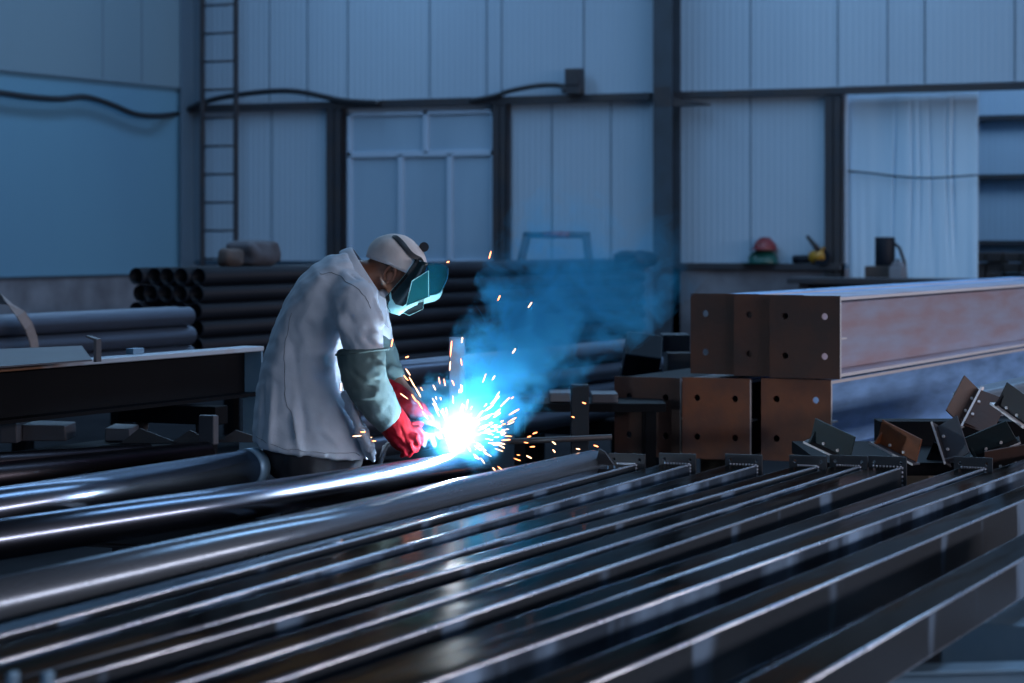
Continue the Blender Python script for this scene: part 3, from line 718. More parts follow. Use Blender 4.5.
# galvanised tube beside the stack, bench and scrap brackets
a = PZ(979, 392, .93); 
e = empty('galvanised_tube', (a.x+3, a.y+.0, .80), 0, 'pale smooth steel tube behind brackets at right edge', 'steel tube')
MB().prism(rrect(.13, .13, .02), (-2.95, 0, 0), (0, 0, 0), (0, 1, 0), (0, 0, 1)).build('tube_body', M['galv'], e)
zq = .735
q = P(925, 470, 9.4)
e = empty('scrap_bench', (q.x+.3, q.y-.1, 0), ANG-PI/2, 'dark steel bench heaped with welded brackets', 'bench')
MB().box((-.64, -.36, zq-.05), (.85, .62, zq)).build('bench_top', M['black'], e)
for sx in (-.56, .78):
    for sy in (-.25, .55): MB().box((sx-.03, sy-.03, 0), (sx+.03, sy+.03, zq-.05)).build('leg', M['black'], e)
MB().box((-.3, .40, zq), (.85, .56, zq+.10)).build('tube_rest', M['black'], e)

def bracket(c0, c1, c3, Ds, m, label, flange=.05, mflange=None, side=1, t=.007):
    flange *= .6
    """two plates welded at a right angle: corners c0, c1 (along the flange) and c3 with their distances"""
    A, B, C_ = P(*c0, Ds[0]), P(*c1, Ds[1]), P(*c3, Ds[2])
    ex = (B-A); W = ex.length; ex.normalize(); ey = (C_-A); H = ey.length; ey = (ey - ex*ey.dot(ex)).normalized(); ez = ex.cross(ey)
    if ez.dot(Vector((-CA, -SA, 0))) < 0: ez = -ez      # towards the camera
    R = Matrix((ex, ey, ez)).transposed().to_4x4(); R.translation = A
    e = empty('welded_bracket', A, 0, label, 'bracket'); e.matrix_world = R
    hole_y = H*.42
    MB().box((0, 0, 0), (W, H, t)).build('plate', m, e, .0015)
    MB().box((-.012*side, -t, -.006), (W+.012, 0, flange*1.2)).build('flange', mflange or m, e, .0015)
    MB().box((-.012*side, -t-.0005, flange*1.2), (W+.012, .0005, flange*1.2+.0015)).build('flange_edge', M['bright'], e)
    for k_ in (.33, .68):
        MB().tube([(W*k_, .014, t), (W*k_, .014, t+.006)], .006, 8).build('bolt', M['bright'], e)
    MB().prism([(0, 0), (flange*.9, 0), (0, H*.5)], (W*.04, 0, t), (W*.04+t, 0, t), (0, 0, 1), (0, 1, 0)).build('web_gusset', m, e)
    return e
bracket((811, 440), (851, 459), (818, 419), (9.25, 9.15, 9.21), M['bracket_t'], 'dark teal welded bracket leaning below the lower orange brown plate', .05, M['bracket'])
bracket((878, 442), (917, 462), (888, 423), (9.30, 9.15, 9.26), M['rust_o'], 'orange rusty welded bracket above the bright beaded end plate', .05, M['plate_grey'])
bracket((950, 464), (938, 427), (971, 457), (9.20, 9.30, 9.15), M['plate_grey'], 'grey welded bracket propped on edge, centre of the heap', .05, M['bracket'])
bracket((960, 425), (978, 390), (943, 419), (9.55, 9.65, 9.51), M['rust_d'], 'brown welded bracket standing tall at back of the heap', .03, M['bright'])
bracket((963, 426), (981, 391), (990, 437), (9.50, 9.62, 9.46), M['rust_d'], 'dark brown welded bracket leaning right at back of heap', .015, M['bright'])
bracket((973, 456), (1016, 438), (966, 437), (9.25, 9.20, 9.21), M['bracket_t'], 'dark teal welded bracket lying right of the propped one', .05, M['bracket'])
bracket((997, 404), (1026, 425), (1010, 384), (9.30, 9.20, 9.26), M['bracket'], 'dark grey welded bracket on top at the right edge', .04, M['bright'])
bracket((985, 470), (1030, 462), (980, 452), (9.10, 9.10, 9.05), M['rust_d'], 'dark welded bracket flat at the bottom right of heap', .03, M['bracket'])
bracket((925, 462), (950, 473), (930, 440), (9.42, 9.40, 9.38), M['black'], 'blackened welded bracket in shadow between orange and grey ones', .03, M['black'])

# ------------------------------------------------------------------ the welder
DP = 8.85
X0P = (320-512)/FPX*DP
def L(px, py, d=0.0): return Vector(((px-512)/FPX*(DP+d) - X0P, d, CAMZ - (py-HY)/FPX*(DP+d)))
base = P(320, 300, DP); base.z = 0
man = empty('person', base, ANG-PI/2, 'person in grey work jacket and white cap bending over the pipe, welding with red gloves', 'person')
S = DP/FPX
M['skin'] = mat('brown_skin', (.20, .085, .05), .5, 0, (.13, .055, .035), 14, .5)
M['hair'] = mat('dark_hair', (.010, .008, .008), .6)
M['jacket'] = mat('grey_blue_cotton', (.52, .59, .68), .85, 0, (.40, .47, .56), 5, .6, bump=.25, b_scale=26, spec=.2)
M['sleeve'] = mat('grey_green_cotton', (.10, .155, .16), .85, 0, (.065, .11, .115), 7, .6, bump=.3, b_scale=30, spec=.2)
M['trousers'] = mat('black_cotton', (.010, .012, .018), .8)
M['boot'] = mat('black_leather', (.012, .011, .011), .45)
M['cap'] = mat('off_white_cotton', (.72, .69, .68), .85, 0, (.42, .41, .43), 12, .6, bump=.2, b_scale=30)
M['glove'] = mat('red_leather', (.22, .007, .012), .65, 0, (.14, .006, .011), 18, .6, bump=.25, b_scale=35, spec=.04)
M['glove_arc_tint'] = mat('arc_tinted_leather', (.05, .055, .10), .6)  # glove leather coloured dark blue for arc light and silhouette on the fingers
M['thread'] = mat('seam_thread', (.13, .15, .19), .9)

def sculpt(mb, name, m, voxel, smooth=4, disp=None, parent=man):
    """union of overlapping closed shapes as one smooth continuous surface"""
    o = bpy.data.objects.new('tmp', mb.mesh('tmp')); COL.objects.link(o)
    r = o.modifiers.new('r', 'REMESH'); r.mode = 'VOXEL'; r.voxel_size = voxel
    s_ = o.modifiers.new('s', 'SMOOTH'); s_.factor = .5; s_.iterations = smooth
    dg = bpy.context.evaluated_depsgraph_get(); ev = o.evaluated_get(dg)
    me = bpy.data.meshes.new_from_object(ev, depsgraph=dg)
    bpy.data.objects.remove(o, do_unlink=True)
    me.name = name; me.materials.clear(); me.materials.append(m)
    if disp:
        nr = [v.normal.copy() for v in me.vertices]
        for v, n_ in zip(me.vertices, nr): v.co = v.co + n_*disp(v.co, n_)
    me.polygons.foreach_set('use_smooth', [True]*len(me.polygons)); me.update()
    o = bpy.data.objects.new(name, me); COL.objects.link(o); o.parent = parent; return o
def seg_dist(p, a, b):
    d = b-a; t_ = max(0, min(1, (p-a).dot(d)/d.length_squared)); return (p-(a+d*t_)).length, t_
def folds(lst, amp=.004, sc=7, st=(1, 1, .45)):
    def f(p, n_):
        v = amp*mnoise.noise(Vector((p.x*st[0], p.y*st[1], p.z*st[2]))*sc) + amp*.5*mnoise.noise(p*sc*2.6)
        for a, b, w_, h_ in lst:
            d, t_ = seg_dist(p, a, b)
            if d < w_*3: v += h_*math.exp(-(d/w_)**2)*math.sin(PI*(.12+.76*t_))
        return v
    return f
# torso of the jacket: rings (centre px, py, half width px, half depth m, tilt, depth)
def torso(rings, grow=0.0, seg=36):
    mb = MB(); vs = []
    for (px, py, a_, b_, tilt, d_) in rings:
        c_ = L(px, py, d_); ax = Vector((math.cos(tilt), 0, math.sin(tilt)))
        for k_ in range(seg):
            w_ = 2*PI*k_/seg; e_ = lambda v_: math.copysign(abs(v_)**.82, v_)
            vs.append(c_ + ax*((a_*S+grow)*e_(math.cos(w_))) + Vector((0, 1, 0))*((b_+grow)*e_(math.sin(w_))))
    n = len(rings)
    mb.add(vs, [(i*seg+k_, i*seg+(k_+1) % seg, (i+1)*seg+(k_+1) % seg, (i+1)*seg+k_) for i in range(n-1) for k_ in range(seg)] + [tuple(range(seg))[::-1], tuple(range((n-1)*seg, n*seg))], True)
    return mb
R_ = math.radians
rings = [(313, 450, 60, .215, R_(-8), 0), (310, 436, 57, .205, R_(-6), 0), (305, 418, 51, .195, R_(-3), 0), (301, 395, 45, .185, R_(-3), 0), (300, 370, 40, .185, R_(-6), 0),
         (306, 345, 37, .195, R_(-14), 0), (316, 320, 37, .21, R_(-24), 0), (326, 301, 36, .21, R_(-35), 0), (335, 287, 31, .20, R_(-46), 0), (345, 277, 25, .17, R_(-55), 0), (356, 270, 19, .12, R_(-60), 0)]
mb = torso(rings)
# right upper sleeve (near) and left upper sleeve (far)
mb.chain([L(345, 293, -.13), L(355, 305, -.20), L(359, 325, -.235), L(362, 345, -.24), L(363, 356, -.235)], [.084, .090, .084, .074, .060])
mb.chain([L(350, 290, .12), L(368, 312, .21), L(378, 345, .22)], [.09, .08, .065])
fl = [(L(312, 300, -.27), L(335, 350, -.22), .012, -.028), (L(320, 297, -.28), L(345, 330, -.30), .018, .014), (L(338, 300, -.3), L(352, 322, -.32), .010, -.010),
      (L(342, 350, -.28), L(347, 400, -.2), .02, -.01), (L(285, 300, -.2), L(292, 440, -.2), .012, -.006), (L(300, 330, -.22), L(325, 410, -.2), .016, .014),
      (L(310, 325, -.22), L(335, 402, -.2), .010, -.014), (L(292, 345, -.2), L(305, 430, -.2), .012, -.012), (L(322, 430, -.2), L(345, 450, -.2), .010, .012), (L(330, 425, -.2), L(352, 445, -.2), .009, -.010),
      (L(318, 380, -.2), L(344, 405, -.18), .012, .014), (L(320, 372, -.2), L(348, 398, -.18), .008, -.010), (L(268, 380, -.12), L(262, 440, -.15), .014, -.010), (L(276, 370, -.15), L(272, 445, -.18), .012, .009),
      (L(372, 330, -.3), L(385, 345, -.28), .008, .010), (L(366, 338, -.31), L(380, 350, -.30), .007, -.010), (L(350, 335, -.32), L(362, 350, -.32), .008, -.008), (L(376, 300, -.25), L(384, 335, -.27), .008, .008),
      (L(355, 262, -.12), L(380, 295, -.2), .010, .010), (L(345, 265, -.15), L(372, 300, -.25), .007, -.007), (L(300, 285, -.2), L(330, 300, -.27), .012, .008), (L(290, 400, -.2), L(300, 452, -.2), .012, .010)]
fl = [(a, b, w_*1.05, h_*2.4) for a, b, w_, h_ in fl]
mb.ball(L(383, 302, -.06), (.030, .045, .032)); mb.ball(L(380, 296, -.085), (.022, .022, .024))  # chest bulges added to keep arc light off the neck
jk = sculpt(mb, 'jacket', M['jacket'], .009, 2, folds(fl, .013, 9, (1, 1, .35)))
# loose front flap
fm = MB(); fp = [L(344, 392, -.14), L(350, 402, -.15), L(356, 418, -.15), L(362, 432, -.15), L(372, 456, -.10)]
fm.tube(fp, [.012, .022, .018, .024, .016], 12, flat=3.0, up=(1, 0, 0))
sculpt(fm, 'jacket_flap', M['jacket'], .008, 3, folds([], .012, 22, (1, 1, 1)), jk)
# hem band, shoulder seam and centre seam
def on_surface(pts, o, off=.002):
    me = o.data; from mathutils.bvhtree import BVHTree
    bv = BVHTree.FromPolygons([v.co for v in me.vertices], [p.vertices for p in me.polygons]); out = []
    for p in pts:
        h_ = bv.find_nearest(p); out.append(h_[0] + h_[1]*off)
    return out
def seam(pts, r=.0009, parent=jk, o=jk, n=14, m=None, name='seam'):
    q_ = []
    for i in range(len(pts)-1):
        for k_ in range(n): q_.append(pts[i].lerp(pts[i+1], k_/n))
    q_ = on_surface(q_ + [pts[-1]], o, .0008)
    MB().tube(q_, r, 6).build(name, m or M['thread'], parent)
seam([L(316, 256, -.2), L(345, 270, -.26), L(375, 305, -.3)])
seam([L(284, 310, -.22), L(282, 370, -.22), L(288, 440, -.25)])
seam([L(254, 436, -.12), L(285, 450, -.24), L(325, 452, -.25), L(368, 452, -.15)], .0010)
# collar
cm = MB(); cpts = []
for k_ in range(25):
    w_ = 2*PI*k_/24
    c_ = L(370, 277, 0); ax = (L(388, 306, 0) - L(352, 251, 0))/2
    cpts.append(c_ + ax*(-math.cos(w_)) + Vector((0, 1, 0))*(-.098*math.sin(w_)) + Vector((-.012, 0, -.006)))
vs = []; nrm = Vector((.80, 0, .60)).normalized()
for i, p in enumerate(cpts[:-1]):
    o_ = (p - L(370, 277, 0)); o_.normalize()
    for a_, b_ in ((-.030, .008), (.016, -.002), (.020, .004), (.010, .014), (-.034, .026)): vs.append(p + nrm*a_ + o_*b_)
n = 24
cm.add(vs, [(i*5+k_, i*5+(k_+1) % 5, ((i+1) % n)*5+(k_+1) % 5, ((i+1) % n)*5+k_) for i in range(n) for k_ in range(5)], True)
cm.ball(L(383, 296, .0), (.030, .070, .028))
co = cm.build('collar', M['jacket'], jk); ss = co.modifiers.new('s', 'SUBSURF'); ss.levels = ss.render_levels = 2
# lapel hanging from the collar on the near side
MB().prism([(0, 0), (.05, -.03), (.062, -.14), (.02, -.10)], L(372, 290, -.13), L(372, 290, -.124), (1, 0, 0), (0, 0, 1)).build('collar_point', M['jacket'], jk, .004)

# forearm sleeve covers
def rf(p0, p1, k_): return p0.lerp(p1, k_)
sl = MB().chain([L(363, 372, -.24), L(367, 385, -.23), L(378, 403, -.21), L(388, 418, -.19)], [.083, .079, .071, .060]).tube([L(362, 350, -.235), L(362, 360, -.238), L(363, 372, -.24)], [.088, .088, .083], 18)
fl = []
for k_ in range(9):
    y_ = 358+k_*7.5; x_ = 366 + max(0, (y_-370))*.42; s_ = 1 if k_ % 2 else -1
    fl.append((L(x_-22, y_+4, -.29), L(x_+22, y_-3*s_, -.30), .0075, .009 if k_ % 3 else -.010))
fl += [(L(372, 355, -.32), L(386, 372, -.27), .008, .012), (L(350, 370, -.32), L(378, 392, -.30), .008, -.010)]
so_ = sculpt(sl, 'sleeve_cover', M['sleeve'], .008, 2, folds(fl, .006, 14, (1, 1, 1)))
sl2 = MB().chain([L(378, 343, .20), L(384, 362, .17), L(392, 378, .11)], [.06, .058, .05])
sculpt(sl2, 'sleeve_cover', M['sleeve'], .009, 2, folds([], .006, 14, (1, 1, 1)))
q_ = [L(362, 352, -.235) + Vector((math.cos(t_)*.092, math.sin(t_)*.092, .012*math.cos(t_+.5))) for t_ in [2*PI*i/24 for i in range(25)]]
MB().tube(q_, .005, 8).build('cuff_band', M['sleeve'], so_)

# the body itself: head with face, neck, torso, arms, legs, one continuous surface
pit = math.radians(27); yaw = math.radians(10)
HF = Vector((math.cos(pit)*math.cos(yaw), -math.cos(pit)*math.sin(yaw), -math.sin(pit)))
HU = Vector((math.sin(pit)*math.cos(yaw), -math.sin(pit)*math.sin(yaw), math.cos(pit))); HN = HF.cross(HU)  # HN: his right side
if HN.y > 0: HN = -HN
HM = Matrix((HF, -HN, HU)).transposed()
hc = L(397, 266, 0)
def H(f_, n_, u_): return hc + HF*f_ + HN*n_ + HU*u_
bd = MB()
bd.ball(hc + HU*.008 - HF*.008, (.095, .076, .092), HM)            # skull
bd.ball(H(.035, 0, -.055), (.058, .056, .065), HM)               # jaw
bd.ball(H(.060, 0, -.098), (.026, .026, .020), HM)               # chin
bd.tube([H(.090, 0, .010), H(.112, 0, -.030), H(.098, 0, -.040)], [.010, .016, .012], 10)   # nose
for s in (-1, 1):
    bd.ball(H(.072, s*.036, -.022), (.022, .022, .018), HM)        # cheeks
    bd.ball(H(.080, s*.032, .022), (.016, .024, .008), HM)         # brows
bd.ball(H(.092, 0, -.062), (.010, .024, .006), HM); bd.ball(H(.089, 0, -.075), (.010, .020, .007), HM)   # lips
bd.chain([H(-.035, 0, -.045), L(372, 276, 0), L(360, 280, 0)], [.063, .062, .075])   # neck
bd.v += []; t2 = torso([(px, py, a_*.80, b_*.80, tl_, d_) for (px, py, a_, b_, tl_, d_) in rings[1:]]); bd.add(t2.v, t2.f, True)
bd.chain([L(348, 293, -.12), L(363, 335, -.235), L(367, 368, -.235), L(385, 405, -.20), L(396, 425, -.18)], [.055, .048, .042, .036, .028])
bd.chain([L(350, 290, .12), L(372, 325, .2), L(382, 358, .17), L(400, 388, .08), L(418, 408, .02)], [.055, .045, .04, .034, .028])
hip = L(313, 452, 0)
for s in (-1, 1):
    bd.chain([hip + Vector((0, s*.09, .03)), Vector((.02+.05*s, s*.11, .50)), Vector((-.04+.12*s, s*.13, .12))], [.09, .06, .045])
bd.ball(hip, (.16, .17, .12))
body = sculpt(bd, 'body', M['skin'], .009, 2)
# eyes
for s in (-1, 1): MB().ball(H(.084, s*.031, .004), .012, None, 14, 10).build('eye', mat('eye_white', (.6, .58, .55), .2), body)
# ears
for s in (-1, 1):
    em = MB(); ring_ = [H(.004 + .019*math.sin(t_)*(1.0), s*(.080+.006*math.cos(t_)), -.030 + .032*math.cos(t_)) for t_ in [2*PI*i/20 for i in range(21)]]
    em.tube(ring_, .0055, 8, caps=False); em.ball(H(.008, s*.077, -.036), (.014, .006, .020), HM); em.ball(H(.010, s*.078, -.060), (.008, .006, .010), HM)
    em.build('ear', M['skin'], body)
# short hair below the cap edge
hm = MB().ball(H(-.016, 0, -.008), (.0985, .077, .078), HM, 30, 18)
vs = [Vector(v) for v in hm.v]
keep = [f for f in hm.f if all(((vs[i]-hc).dot(HF) < .030 - max(0, -((vs[i]-hc).dot(HU))-.01)*1.2) and (vs[i]-hc).dot(HU) > -.018 for i in f)]
h2 = MB(); h2.add(vs, keep, True); h2.build('hair', M['hair'], man)

# trousers and boots
tm = MB().ball(hip + Vector((0, 0, -.01)), (.19, .19, .13))
for s in (-1, 1):
    tm.chain([hip + Vector((0, s*.10, .0)), Vector((.02+.05*s, s*.12, .50)), Vector((-.04+.12*s, s*.14, .10))], [.115, .088, .075])
sculpt(tm, 'trousers', M['trousers'], .012, 3, folds([], .010, 9, (1, 1, 1)))
for s in (-1, 1):
    fx = -.04+.12*s
    bm_ = MB().chain([Vector((fx-.03, s*.14, .13)), Vector((fx-.02, s*.14, .06))], [.058, .058]); bm_.chain([Vector((fx-.04, s*.14, .047)), Vector((fx+.08, s*.14, .045)), Vector((fx+.17, s*.14, .038))], [.046, .045, .036])
    o = sculpt(bm_, 'boot', M['boot'], .008, 2)
    MB().box((fx-.09, s*.14-.045, 0), (fx+.21, s*.14+.045, .02)).build('sole', M['cable'], o, .008)

# cap: soft white cloth cap
cp = MB(); seg = 40; rr = 14; vs = []
ec = hc + HU*.021 - HF*.008
for i in range(rr+1):
    th = (PI*.565)*i/rr
    for k_ in range(seg):
        w_ = 2*PI*k_/seg; f_ = 1.0 + .05*math.sin(th)
        v = Vector((.106*f_*math.sin(th)*math.cos(w_), .088*f_*math.sin(th)*math.sin(w_), .086*math.cos(th)))
        v *= 1 + .05*mnoise.noise(Vector((math.cos(w_)*1.6, math.sin(w_)*1.6, i*.22)))
        if i > rr-5: v.z -= .020*max(0, -math.cos(w_)) * (i-rr+5)/5
        vs.append(ec + HF*v.x + HN*v.y + HU*v.z)
cp.add(vs, [(i*seg+k_, i*seg+(k_+1) % seg, (i+1)*seg+(k_+1) % seg, (i+1)*seg+k_) for i in range(rr) for k_ in range(seg)], True)
capo = cp.build('cap', M['cap'], man); so = capo.modifiers.new('t', 'SOLIDIFY'); so.thickness = .004; so.offset = 1
e_ = vs[rr*seg:]; MB().tube(e_ + [e_[0]], .0035, 8, caps=False).build('cap_hem', M['cap'], capo)

# face shield: head band, curved shell, window and rim
M['shield'] = mat('dark_teal_shell', (.014, .035, .045), .25, 0, spec=.6)
M['shield_rim'] = mat('pale_cyan_plastic_edge', (.35, .75, .78), .3)
vm = bpy.data.materials.new('tinted_clear_plastic'); vm.use_nodes = True; N = vm.node_tree.nodes; K = vm.node_tree.links
mxs = N.new('ShaderNodeMixShader'); tr = N.new('ShaderNodeBsdfTransparent'); tr.inputs[0].default_value = (.22, .50, .72, 1)
pb = N['Principled BSDF']; pb.inputs['Base Color'].default_value = (.02, .22, .28, 1); pb.inputs['Roughness'].default_value = .12
mxs.inputs[0].default_value = .22; K.new(tr.outputs[0], mxs.inputs[1]); K.new(pb.outputs[0], mxs.inputs[2]); K.new(mxs.outputs[0], N['Material Output'].inputs[0])
M['visor'] = vm
bt = []
for k_ in range(31):
    w_ = 2*PI*k_/30
    bt.append(ec + HF*(.124*math.cos(w_)*.80 + .03) + HN*(.103*math.sin(w_)) + HU*(.045 + .0*math.cos(w_) - .035*math.cos(w_)*0 + .055*(-math.cos(w_))*0))
# strap runs from the crown to the temple
bandc = [L(395, 235.5, 0.02), L(394, 235, -.03), L(401, 241, -.075), L(409, 250, -.097), L(417, 258, -.098), L(424, 261, -.085)]
sh = empty('face_shield', (0, 0, 0)); del_label = None; sh.parent = man
def bandstrip(pts, wdt, th, m, name, par):
    mb = MB(); vs = []
    ctr = hc
    for i, p in enumerate(pts):
        t_ = (pts[min(i+1, len(pts)-1)] - pts[max(i-1, 0)]).normalized(); o_ = (p-ctr); o_ = (o_ - t_*o_.dot(t_)).normalized(); s_ = t_.cross(o_)
        for a_, b_ in ((-wdt, 0), (wdt, 0), (wdt, th), (-wdt, th)): vs.append(p + s_*a_ + o_*b_)
    n_ = len(pts)
    mb.add(vs, [(i*4+k_, i*4+(k_+1) % 4, (i+1)*4+(k_+1) % 4, (i+1)*4+k_) for i in range(n_-1) for k_ in range(4)] + [(0, 1, 2, 3), tuple(range(4*n_-4, 4*n_))])
    o = mb.build(name, m, par); s2 = o.modifiers.new('s', 'SUBSURF'); s2.levels = s2.render_levels = 2; return o
def arc_pts(pts, n_=5):
    out = []
    for i in range(len(pts)-1):
        for k_ in range(n_): out.append(pts[i].lerp(pts[i+1], k_/n_))
    return out + [pts[-1]]
# crown strap sits on the cap: project on an enlarged cap ellipsoid
def on_cap(px, py, side=-1, g=1.06):
    best = None
    # walk in depth until the cap ellipsoid is met from the camera side
    for k_ in range(0, 400):
        d_ = -.14 + k_*.0007
        p = L(px, py, d_); v = p - ec
        q_ = (v.dot(HF)/(.108*g))**2 + (v.dot(HN)/(.091*g))**2 + (v.dot(HU)/(.086*g))**2
        if q_ <= 1: return p
        if best is None or q_ < best[0]: best = (q_, p)
    return best[1]
bandstrip([on_cap(px, py) for px, py in ((393, 235.5), (397, 238.5), (402, 243.5), (406, 249), (411, 255), (417, 259), (423, 261))], .0135, .004, M['cable'], 'head_strap', sh)
MB().tube([L(424, 247, -.02), L(424, 247, .03)], .018, 16).build('pivot_knob', M['cable'], sh)
MB().tube([L(420, 262, -.108), L(420, 262, -.085)], .014, 16).build('pivot_knob', M['cable'], sh)
cols = [((416, 259), (385.5, 297), -.085, -.095), ((419, 260), (386, 305), -.105, -.112), ((422, 261), (390, 312), -.122, -.125), ((425, 262), (398, 314), -.128, -.126), ((428, 263), (406, 308), -.125, -.118),
        ((433, 263), (414, 304), -.105, -.095), ((439, 263), (424, 302), -.065, -.055), ((443, 264), (433, 300), -.01, 0.0), ((447, 266), (438, 297), .05, .05), ((448, 268), (441, 291), .09, .09)]
nr_ = 14; vs = []
for (t0, b0, dt, db) in cols:
    for j in range(nr_+1):
        v = j/nr_; bul = .010*math.sin(PI*v)
        p = L(t0[0]+(b0[0]-t0[0])*v, t0[1]+(b0[1]-t0[1])*v, dt+(db-dt)*v) + Vector((.9, -.1, .25))*bul
        vs.append(p)
nc = len(cols)
def gridf(c0, c1): return [(i*(nr_+1)+j, (i+1)*(nr_+1)+j, (i+1)*(nr_+1)+j+1, i*(nr_+1)+j+1) for i in range(c0, c1) for j in range(nr_)]
for (c0, c1, mm, nm) in ((0, 4, M['shield'], 'side_shell'), (4, nc-1, M['visor'], 'clear_visor')):
    o = MB().add(vs[c0*(nr_+1):(c1+1)*(nr_+1)], gridf(0, c1-c0), True).build(nm, mm, sh); s1 = o.modifiers.new('a', 'SOLIDIFY'); s1.thickness = .003; s1.offset = 0
ring_ = [vs[j] for j in range(nr_+1)] + [vs[i*(nr_+1)+nr_] for i in range(1, nc)]
rb_ = MB().tube(ring_, .0016, 8); rb_.build('rim', M['shield_rim'], sh)
rb_ = MB().tube([vs[(nc-1)*(nr_+1)+j] for j in range(nr_+1)], .0016, 8); rb_.build('rim', M['shield_rim'], sh)
# turned-in bottom lip that catches the arc light
lipv = []
for i in range(nc):
    p = vs[i*(nr_+1)+nr_]; q_ = vs[i*(nr_+1)+nr_-2]
    lipv += [q_ + Vector((0, -.004, 0)), p + Vector((.006, -.006, -.005)), p + Vector((-.004, .03, -.002))]
MB().add(lipv, [(i*3+k_, (i+1)*3+k_, (i+1)*3+k_+1, i*3+k_+1) for i in range(nc-1) for k_ in range(2)], True).build('bottom_lip', M['shield_rim'], sh)
wq = [L(412, 281, -.150), L(428.5, 270.5, -.142), L(428.5, 297, -.118), L(406, 306, -.142)]
MB().tube(wq + [wq[0]], .0018, 8, smooth=False).build('window_frame', M['shield_rim'], sh)
MB().add([*wq, *[p + Vector((.004, .012, 0)) for p in wq]], [(0, 1, 2, 3), (7, 6, 5, 4), (0, 4, 5, 1), (1, 5, 6, 2), (2, 6, 7, 3), (3, 7, 4, 0)]).build('lens', mat('teal_lens', (.01, .10, .12), .12), sh)
cb = [L(403, 307, -.118), L(424, 301, -.085), L(423, 309, -.085), L(409.5, 315.5, -.11), L(401, 312, -.118)]
MB().add([*cb, *[p + Vector((0, .05, 0)) for p in cb]], [(0, 1, 2, 3, 4), (9, 8, 7, 6, 5)] + [(i, (i+1) % 5, 5+(i+1) % 5, 5+i) for i in range(5)]).build('chin_box', M['shield'], sh)
MB().tube(cb + [cb[0]], .0010, 6, smooth=False).build('chin_box_edge', M['shield_rim'], sh)

# gloves
def fingers(mb, lst):
    for pts, r in lst: mb.chain([L(*p) for p in pts], [r*(1.05-.07*i) for i in range(len(pts))], 10)
g1 = MB().chain([L(390, 418, -.19), L(397, 428, -.185), L(403, 437, -.18)], [.056, .056, .052])   # right hand, near
g1.ball(L(403, 436, -.18), (.058, .042, .054))
fingers(g1, [(((409, 430, -.20), (418, 428, -.19), (423, 434, -.18), (421, 443, -.165)), .0125),
             (((407, 435, -.215), (416, 436, -.215), (419, 443, -.20), (416, 450, -.185)), .0125),
             (((403, 441, -.22), (410, 444, -.22), (413, 450, -.205), (409, 455, -.19)), .0120),
             (((398, 444, -.215), (404, 449, -.215), (405, 454, -.20), (402, 456, -.19)), .0110),
             (((405, 428, -.16), (414, 424, -.145), (421, 424, -.135)), .0130)])
sculpt(g1, 'glove', M['glove'], .0048, 2, folds([(L(400, 425, -.24), L(408, 448, -.23), .005, -.005), (L(392, 432, -.24), L(404, 440, -.23), .006, .005)], .0025, 24, (1, 1, 1)))
g2 = MB().chain([L(389, 386, .04), L(396, 394, .03), L(408, 405, -.01), L(418, 411, -.04)], [.026, .040, .042, .038])     # left hand, far
g2.ball(L(424, 417, -.05), (.045, .034, .030), Matrix.Rotation(math.radians(40), 3, 'Y'))
gl2 = sculpt(g2, 'glove', M['glove'], .0050, 2, folds([], .003, 20, (1, 1, 1)))
g3 = MB()
fingers(g3, [(((427, 418, -.075), (435, 427, -.08), (440, 437, -.075)), .0120),
             (((424, 421, -.085), (430, 432, -.09), (434, 445, -.085)), .0125),
             (((421, 424, -.09), (425, 434, -.095), (424, 445, -.09)), .0120),
             (((418, 426, -.09), (419, 436, -.09), (417, 446, -.085)), .0110),
             (((428, 416, -.03), (437, 423, -.02), (439, 432, -.02)), .0125)])
g3.ball(L(424, 421, -.07), (.030, .026, .018))
sculpt(g3, 'fingers', M['glove_arc_tint'], .0045, 1, None, gl2)

# welding torch held in the hands (its own thing)
ARC = P(452, 443, 8.60)
tq = empty('welding_torch', P(430, 432, 8.70), 0, 'dark welding torch held in the gloves at the arc', 'welding torch')
o0 = Vector(tq.location)
def T(px, py, D): return P(px, py, D) - o0
MB().chain([T(414, 428, 8.74), T(424, 428, 8.73), T(434, 430, 8.70)], [.014, .015, .013], 12).build('handle', M['dark'], tq)
MB().tube([T(434, 430, 8.70), T(440, 431, 8.67), T(444, 434, 8.64)], .007, 10).build('swan_neck', M['bright'], tq)
MB().tube([T(444, 434, 8.64), T(449, 440, 8.615)], [.010, .008], 12).build('nozzle', M['bright'], tq)
MB().tube([T(414, 428, 8.74), T(400, 432, 8.80), T(385, 447, 8.85), T(378, 470, 8.95), T(372, 520, 9.0)], .010, 10).build('cable', M['cable'], tq)
# short curled wire by the sleeve
w_ = [P(386+4*math.cos(t_)+t_*1.8, 372+4*math.sin(t_)-t_*.3, 8.9) for t_ in [i*.5 for i in range(16)]]

# ------------------------------------------------------------------ arc, sparks and smoke
arc = MB().ball((0, 0, 0), (.013, .013, .015), None, 16, 10).build('welding_arc', emis('arc_glow', (.80, .92, 1.0), 40)); arc.location = ARC
tag(arc, 'blinding white arc where torch meets the pipe', 'arc')
pl = bpy.data.lights.new('arc_light', 'POINT'); pl.energy = 50; pl.specular_factor = .35; pl.color = (.70, .86, 1.0); pl.shadow_soft_size = .03
po = bpy.data.objects.new('arc_light', pl); COL.objects.link(po); po.location = ARC + Vector((CA*.03, SA*.03, .012))

